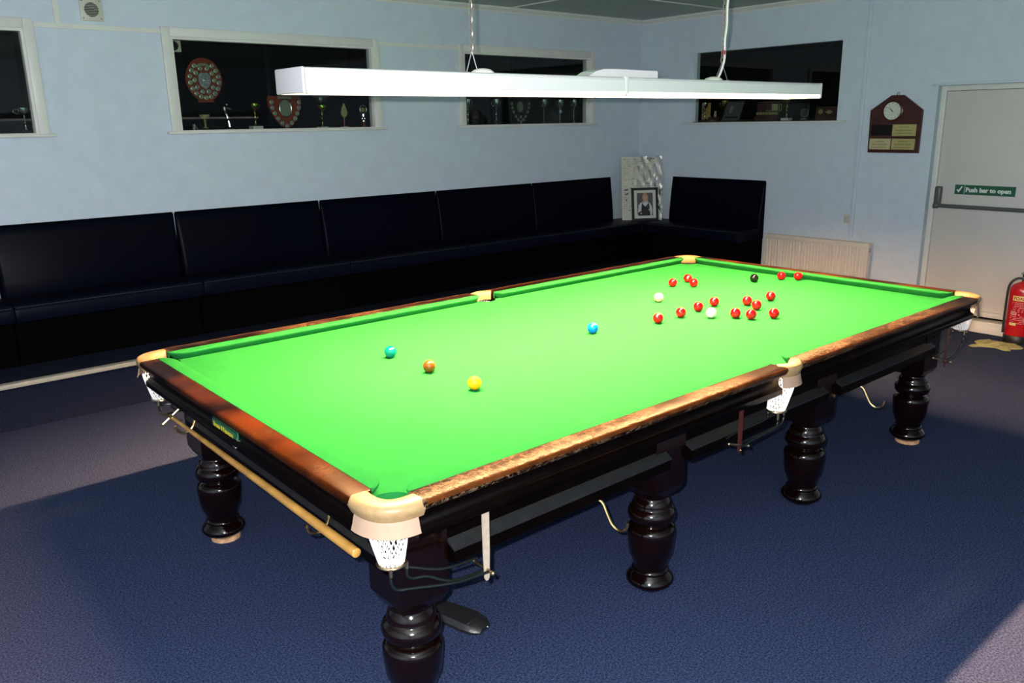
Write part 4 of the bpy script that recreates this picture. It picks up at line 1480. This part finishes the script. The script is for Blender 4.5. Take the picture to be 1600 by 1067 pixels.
TY = 3.90
cup('small silver trophy cup at the right end of the leftmost window', (-1.622, TY, SH), .170, .040, 'silver', bw=.05)
rt = thing('red_trophy', 'tiny red and silver trophy in the corner of the leftmost window', 'trophy', (-1.574, TY - .04, SH))
MB().bbox((-.014, -.014, 0), (.014, .014, .04), .002, 1).build('trophy_base', MT['black'], rt)
MB().lathe([(.006, .04), (.008, .055), (.012, .068), (.004, .08)], 12).build('trophy_top', MT['redstem'], rt)

# black display step
ds = thing('display_step', 'black display step under the large oval shield', 'plinth', (-.36, 4.02, SH))
MB().box((-.26, -.06, 0), (.30, .12, .212)).build('step_body', MT['recess'], ds)


def medal_mesh(r, m_):
    return MB().lathe([(r * .8, -.006), (r, -.004), (r, 0)], 12, (0, 0, 0), 'Y').mesh('medallion', m_)


md_big = medal_mesh(.0165, MT['dimgreen'])
md_rim = MB().tube([(.0165 * math.cos(a), -.005, .0165 * math.sin(a)) for a in [2 * PI * i / 14 for i in range(14)]], .0022, 5, closed=True).mesh('medal_rim', MT['silver'])


def medals(t, pts, yv, sc_=1.0):
    for (x, z) in pts:
        o = bpy.data.objects.new('medallion', md_big)
        COL.objects.link(o)
        o.parent = t
        o.location = (x, yv, z)
        o.scale = (sc_, 1, sc_)
        r = bpy.data.objects.new('medal_rim', md_rim)
        COL.objects.link(r)
        r.parent = o


osd = thing('oval_shield', 'large oval red wood shield covered in small medals, centre of left window', 'shield', (-.332, 3.985, SH + .213))
RX, RZ = .142, .165
ov = [(RX * math.sin(2 * PI * i / 40) * (1 - .10 * (1 if math.cos(2 * PI * i / 40) < -.3 else 0) * abs(math.cos(2 * PI * i / 40))), RZ + RZ * math.cos(2 * PI * i / 40)) for i in range(40)]
MB().prism(ov, lambda a, b, q: (a, -.012 * q, b), 0, 1).build('shield_board', MT['shieldwood'], osd)
MB().box((-.062, -.010, -.001), (.062, .010, .012)).build('shield_foot', MT['shieldwood'], osd)
pts = []
for k in range(15):
    a = R_(38 + 284 * k / 14)
    pts.append((.112 * math.sin(a), RZ + .132 * math.cos(a)))
for k in range(10):
    a = R_(20 + 320 * k / 9)
    pts.append((.076 * math.sin(a), RZ + .090 * math.cos(a)))
medals(osd, pts, -.0121)
MB().prism([(-.055, .268), (-.03, .288), (.03, .288), (.055, .268), (.05, .256), (.028, .270), (-.028, .270), (-.05, .256)], lambda a, b, q: (a, -.012 - .004 * q, b), 0, 1).build('shield_scroll', MT['dimgreen'], osd)
cs_ = [(-.042, .205), (-.02, .222), (.0, .215), (.022, .222), (.046, .200), (.048, .15), (.03, .115), (.004, .095), (-.03, .12), (-.046, .155)]
ctr = MB().prism(cs_, lambda a, b, q: (a, -.012 - .006 * q, b), 0, 1).build('centre_shield', MT['silver'], osd)
em = MB()
for k in range(14):
    a = 2 * PI * k / 14
    em.sphere((.030 * math.cos(a), -.020, .163 + .034 * math.sin(a)), .0055, 8, 5)
em.sphere((.002, -.021, .165), .010, 10, 6)
em.build('embossing', MT['silver'], ctr)

hsd = thing('heart_shield', 'heart shaped red wood shield with silver centre and small medals below the lamp end', 'shield', (.300, 3.93, SH))
hp = [(0, 0), (.05, .022), (.10, .085), (.140, .17), (.150, .235), (.135, .262), (.08, .258), (0, .270), (-.08, .258), (-.135, .262), (-.150, .235), (-.140, .17), (-.10, .085), (-.05, .022)]
MB().prism([(a, b + .002) for a, b in hp], lambda a, b, q: (a, -.012 * q + .05 * b, b), 0, 1).build('shield_board', MT['shieldwood'], hsd)
pts = [(s * a, b) for s in (-1, 1) for a, b in ((.122, .212), (.118, .168), (.100, .124), (.076, .082), (.042, .046))] + [(0.0, .022)]
medals(hsd, pts, -.010)
MB().prism(oval(0, .165, .052, .070), lambda a, b, q: (a, -.006 - .006 * q + .0, b), 0, 1).build('centre_shield', MT['dimgreen'], hsd)
MB().tube([(.052 * math.cos(a), -.012, .165 + .070 * math.sin(a)) for a in [2 * PI * i / 20 for i in range(20)]], .004, 6, closed=True).build('centre_rim', MT['silver'], hsd)
MB().box((-.058, -.006, .240), (.062, .0, .260)).build('shield_scroll', MT['dimgreen'], hsd)

cup('dim bronze cup in front of the display step, left of the player figure', (-.393, TY - .01, SH), .118, .040, 'greygold', handles=False, bw=.035)
fg = thing('player_figurine', 'silver and gold figurine trophy of a cue player leaning over', 'trophy', (-.212, TY - .02, SH))
MB().bbox((-.022, -.022, 0), (.022, .022, .022), .002, 1).build('trophy_base', MT['black'], fg)
bd = MB()
bd.tube(smooth_path([(.010, 0, .022), (.004, 0, .06), (-.004, 0, .10), (-.012, 0, .125)]), .011, 8)
bd.tube(smooth_path([(-.012, 0, .125), (-.02, -.004, .15), (-.022, -.008, .178)]), [.015] * 12 + [.010], 8)
bd.sphere((-.004, -.012, .192), .011, 10, 8)
bd.tube([(-.024, -.006, .172), (-.004, -.02, .166), (.022, -.02, .158)], .0055, 6)
bd.tube([(-.022, .006, .172), (-.034, .01, .150), (-.026, -.012, .14)], .0055, 6)
bd.build('figure', MT['silver'], fg)
MB().tube([(-.035, -.02, .178), (.06, -.022, .150)], .002, 6).build('cue', MT['gold'], fg)
MB().lathe([(.014, .070), (.020, .080), (.014, .088)], 12, (.003, 0, 0)).build('collar', MT['gold'], fg)
crd = thing('small_card', 'small white folded card at the left end of the window shelf', 'card', (-.502, TY - .05, SH))
MB().prism([(0, 0), (.006, .048), (.009, .048), (.003, 0)], lambda a, b, q: (a, -.02 + .04 * q, b), 0, 1).build('card_front', MT['paper'], crd)
MB().prism([(.006, .048), (.036, .0), (.033, 0), (.0045, .046)], lambda a, b, q: (a, -.02 + .04 * q, b), 0, 1).build('card_back', MT['printgrey'], crd)
sp = thing('extract_fan', 'small white boxed fan in the top corner of the wide trophy window', 'fan', (-.555, 3.93, 2.348))
MB().bbox((-.045, -.03, .0), (.048, .02, .082), .004).build('fan_case', MT['plastic'], sp)
MB().lathe([(.034, 0), (.030, -.008), (.010, -.010)], 20, (-.006, -.0305, .043), 'Y').build('fan_mouth', MT['black'], sp)
cup('gold cup on white marble block, left of the heart shield', (.022, TY, SH), .200, .046, 'gold', base='marble', handles=False, bw=.085, bh=.026)
cup('gold cup right of the heart shield, under the lamp', (.618, TY, SH), .188, .046, 'gold', base='marble', handles=False, bw=.075, bh=.012)
dm = thing('diamond_trophy', 'gold leaf shaped trophy on a thin red stem', 'trophy', (.828, TY, SH))
MB().bbox((-.032, -.02, 0), (.032, .02, .010), .002, 1).build('trophy_base', MT['marble'], dm)
MB().tube([(0, 0, .010), (0, 0, .085)], .006, 8).build('stem', MT['redstem'], dm)
MB().prism([(0, .085), (.018, .095), (.031, .122), (.022, .155), (.008, .19), (0, .205), (-.008, .19), (-.022, .155), (-.031, .122), (-.018, .095)], lambda a, b, q: (a, -.012 * q, b), 0, 1).build('leaf', MT['greygold'], dm)
gm = MB()
for z in (.115, .135, .158):
    gm.sphere((.004, -.014, z), .006, 8, 6)
gm.build('leaf_stud', MT['silver'], dm)
rn = thing('ring_trophy', 'silver ring trophy on a red stem at the right end of the window', 'trophy', (1.022, TY, SH))
MB().lathe([(.018, 0), (.020, .004), (.010, .010), (.008, .035), (.020, .045), (.022, .05)], 16).build('trophy_base', MT['redstem'], rn)
MB().lathe([(.023, .05), (.023, .056), (.008, .058)], 16).build('collar', MT['silver'], rn)
MB().tube([(.032 * math.cos(a), 0, .152 + .036 * math.sin(a)) for a in [2 * PI * i / 24 for i in range(24)]], .006, 8, closed=True).build('ring', MT['silver'], rn)
yk = MB()
for s in (-1, 1):
    yk.tube(smooth_path([(0, 0, .058), (s * .012, 0, .075), (s * .004, 0, .095), (s * .018, 0, .108), (s * .026, 0, .098)], 4), .004, 6)
yk.tube([(0, 0, .095), (0, 0, .118)], .005, 6)
yk.build('scrolls', MT['silver'], rn)
MB().lathe([(.020, 0), (.018, -.004)], 14, (0, .002, .150), 'Y').build('ring_disc', MT['greygold'], rn)
tb = thing('dark_shield', 'dark shield with three dim medals behind the gold cup', 'shield', (.70, 4.06, SH + .21))
MB().prism([(0, 0), (.07, .05), (.10, .12), (.10, .17), (-.10, .17), (-.10, .12), (-.07, .05)], lambda a, b, q: (a, -.012 * q, b), 0, 1).build('shield_board', MT['plaquewood'], tb)
medals(tb, [(-.055, .085), (.035, .08), (-.01, .035)], -.0125, .9)

cl5 = ['silver two handled cup, leftmost in the smaller trophy window', 'silver two handled cup beside the dark arched clock case', 'silver two handled cup, first right of the medal shield', 'silver two handled cup with a pale blue disc', 'silver two handled cup, rightmost in the smaller trophy window']
c0 = cup(cl5[0], (2.186, TY, SH), .245, .036, 'silver', group='silver cups in the smaller window', bw=.05, bh=.006)
for i, x in enumerate((2.541, 3.189, 3.419, 3.627)):
    if i == 2:
        cup(cl5[3], (x, TY, SH), .245, .036, 'silver', group='silver cups in the smaller window', bw=.05, bh=.006, gem='bluegem')
    else:
        copy_thing(c0, (x, TY, SH), cl5[i + 1])
ak = thing('arched_clock', 'dark arched mantel clock case between two silver cups', 'clock', (2.335, 4.02, SH))
ap = [(-.105, 0), (.105, 0), (.105, .09)] + [(.105 * math.cos(R_(a)), .09 + .105 * math.sin(R_(a))) for a in range(15, 180, 15)] + [(-.105, .09)]
MB().prism(ap, lambda a, b, q: (a, -.05 * q, b), 0, 1).build('clock_case', MT['black'], ak)
MB().lathe([(.045, 0), (.043, -.004)], 20, (0, -.051, .10), 'Y').build('clock_dial', MT['slot'], ak)
msd = thing('medal_shield', 'black shield with silver centre and two rows of round medals', 'shield', (2.90, 3.95, SH))
MB().prism([(a * .95, b) for a, b in hp], lambda a, b, q: (a, -.012 * q + .04 * b, b), 0, 1).build('shield_board', MT['black'], msd)
medals(msd, [(s * a, b) for s in (-1, 1) for a, b in ((.118, .205), (.112, .165), (.096, .125), (.066, .078), (.036, .046))] + [(0, .024), (.0, .075)], -.009, .95)
MB().prism(oval(-.004, .175, .042, .058, 6), lambda a, b, q: (a, -.006 - .008 * q, b), 0, 1).build('centre_shield', MT['dimgreen'], msd)
em = MB().sphere((-.035, -.016, .16), .006, 8, 6).sphere((.03, -.016, .19), .005, 8, 6)
em.build('embossing', MT['silver'], msd)

# right wall recess, shelf at 1.768
S4 = 1.7685
X4 = 4.70
tbk = thing('tan_plaque', 'tan printed plaque leaning at the left end of the right wall shelf', 'plaque', (X4 + .04, 3.04, S4))
MB().box((0, -.108, 0), (.008, .070, .198)).build('plaque_board', MT['tanboard'], tbk)
MB().prism(oval(-.012, .115, .022, .034), lambda a, b, q: (-.0012 * q, a, b), 0, 1).build('plaque_print', MT['engrave'], tbk)
MB().prism(oval(.03, .04, .03, .02), lambda a, b, q: (-.0012 * q, a, b), 0, 1).build('plaque_print', MT['dimgreen'], tbk)
cup('slim silver figure trophy on a black block beside the tan plaque', (X4 - .03, 2.945, S4), .200, .030, 'silver', handles=False, bw=.058, bh=.024, rotz=R_(90))
fg2 = thing('small_figurine', 'small flesh toned figurine on a dark base with gold plate', 'trophy', (X4 + .01, 2.842, S4))
MB().bbox((-.03, -.036, 0), (.03, .075, .05), .004, 1).build('trophy_base', MT['plaquewood'], fg2)
MB().box((-.032, -.02, .006), (-.0302, .065, .016)).build('base_plate', MT['gold'], fg2)
MB().lathe([(.012, .05), (.016, .07), (.010, .085), (.004, .09)], 12).sphere((0, 0, .098), .012, 10, 8).build('figure', MT['skin'], fg2)
cup('gold and green two handled cup behind the silver photo frame', (X4 + .07, 2.765, S4), .215, .040, 'gold', group=None, bw=.05, bh=.01, gem='dimgreen', rotz=R_(90))
sf = thing('silver_frame', 'silver framed dark photograph leaning on the right wall shelf', 'picture frame', (X4 - .06, 2.598, S4 + .003))
sfm = Matrix.Rotation(R_(12), 4, 'Y')
FW2, FH2, b2 = .225, .225, .012
f = MB()
f.bbox((-.006, -FW2 / 2, 0), (.006, -FW2 / 2 + b2, FH2), .002, 1).bbox((-.006, FW2 / 2 - b2, 0), (.006, FW2 / 2, FH2), .002, 1).bbox((-.006, -FW2 / 2 + b2, 0), (.006, FW2 / 2 - b2, b2), .002, 1).bbox((-.006, -FW2 / 2 + b2, FH2 - b2), (.006, FW2 / 2 - b2, FH2), .002, 1)
sf.rotation_euler = (0, R_(24), 0)
f.build('frame', MT['silver'], sf)
MB().box((-.002, -FW2 / 2 + b2, b2), (.004, FW2 / 2 - b2, FH2 - b2)).build('photo_print', MT['bgprint'], sf)
MB().prism(oval(.03, .13, .022, .045), lambda a, b, q: (-.002 - .001 * q, a, b), 0, 1).build('photo_figure', MT['printgrey'], sf)
MB().box((-.0028, -.08, .035), (-.002, .08, .05)).build('photo_shadow', MT['black'], sf)
dq = thing('dark_plaque', 'dark wooden plaque with a row of small gold plates', 'plaque', (X4 + .06, 2.24, S4))
MB().box((-.03, -.14, 0), (.03, .13, .05)).box((0, -.13, .05), (.012, .12, .19)).build('plaque_board', MT['plaquewood'], dq)
for k in range(7):
    MB().box((-.0305, .108 - k * .036 - .022, .062), (-.002, .108 - k * .036, .086)).build('gold_plate', MT['greygold'], dq)
MB().box((-.003, -.115, .10), (0, .02, .106)).box((-.003, -.115, .106), (0, -.05, .165)).build('engraved_panel', MT['greygold'], dq)
MB().tube([(-.006, -.150 + .014 * math.cos(a), .13 + .034 * math.sin(a)) for a in [2 * PI * i / 16 for i in range(16)]], .003, 6, closed=True).build('gold_ring', MT['greygold'], dq)
cup('gold cup on white marble block, right part of the right wall shelf', (X4, 1.982, S4), .212, .044, 'gold', base='marble', handles=False, bw=.080, bh=.026, rotz=R_(90))
gt = thing('glass_trophy', 'dim round glass trophy on a small plinth', 'trophy', (X4 + .03, 1.805, S4))
MB().bbox((-.02, -.04, 0), (.02, .04, .03), .003, 1).build('trophy_base', MT['black'], gt)
MB().box((-.0215, -.028, .010), (-.0203, .028, .020)).build('base_plate', MT['dimgreen'], gt)
MB().lathe([(.038, 0), (.042, -.006), (.036, -.014), (.010, -.016)], 20, (.008, 0, .072), 'X').build('glass_disc', MT['slot'], gt)
MB().tube([(-.004, .040 * math.cos(a), .072 + .040 * math.sin(a)) for a in [2 * PI * i / 20 for i in range(20)]], .002, 6, closed=True).build('disc_rim', MT['dimgreen'], gt)
rp = thing('red_plaque', 'dark red plaque with two gold discs at the right end of the shelf', 'plaque', (X4 + .04, 1.59, S4))
MB().prism([(-.115, 0), (.11, 0), (.10, .125), (-.125, .125)], lambda a, b, q: (.01 * q, a, b), 0, 1).build('plaque_board', MT['plaquewood'], rp)
MB().lathe([(.024, 0), (.022, -.006), (.012, -.008)], 18, (-.0005, .052, .080), 'X').build('gold_disc', MT['greygold'], rp)
MB().prism([(-.075, .075), (-.035, .098), (.005, .075), (-.035, .055)], lambda a, b, q: (-.004 * q, a, b), 0, 1).build('gold_disc', MT['greygold'], rp)
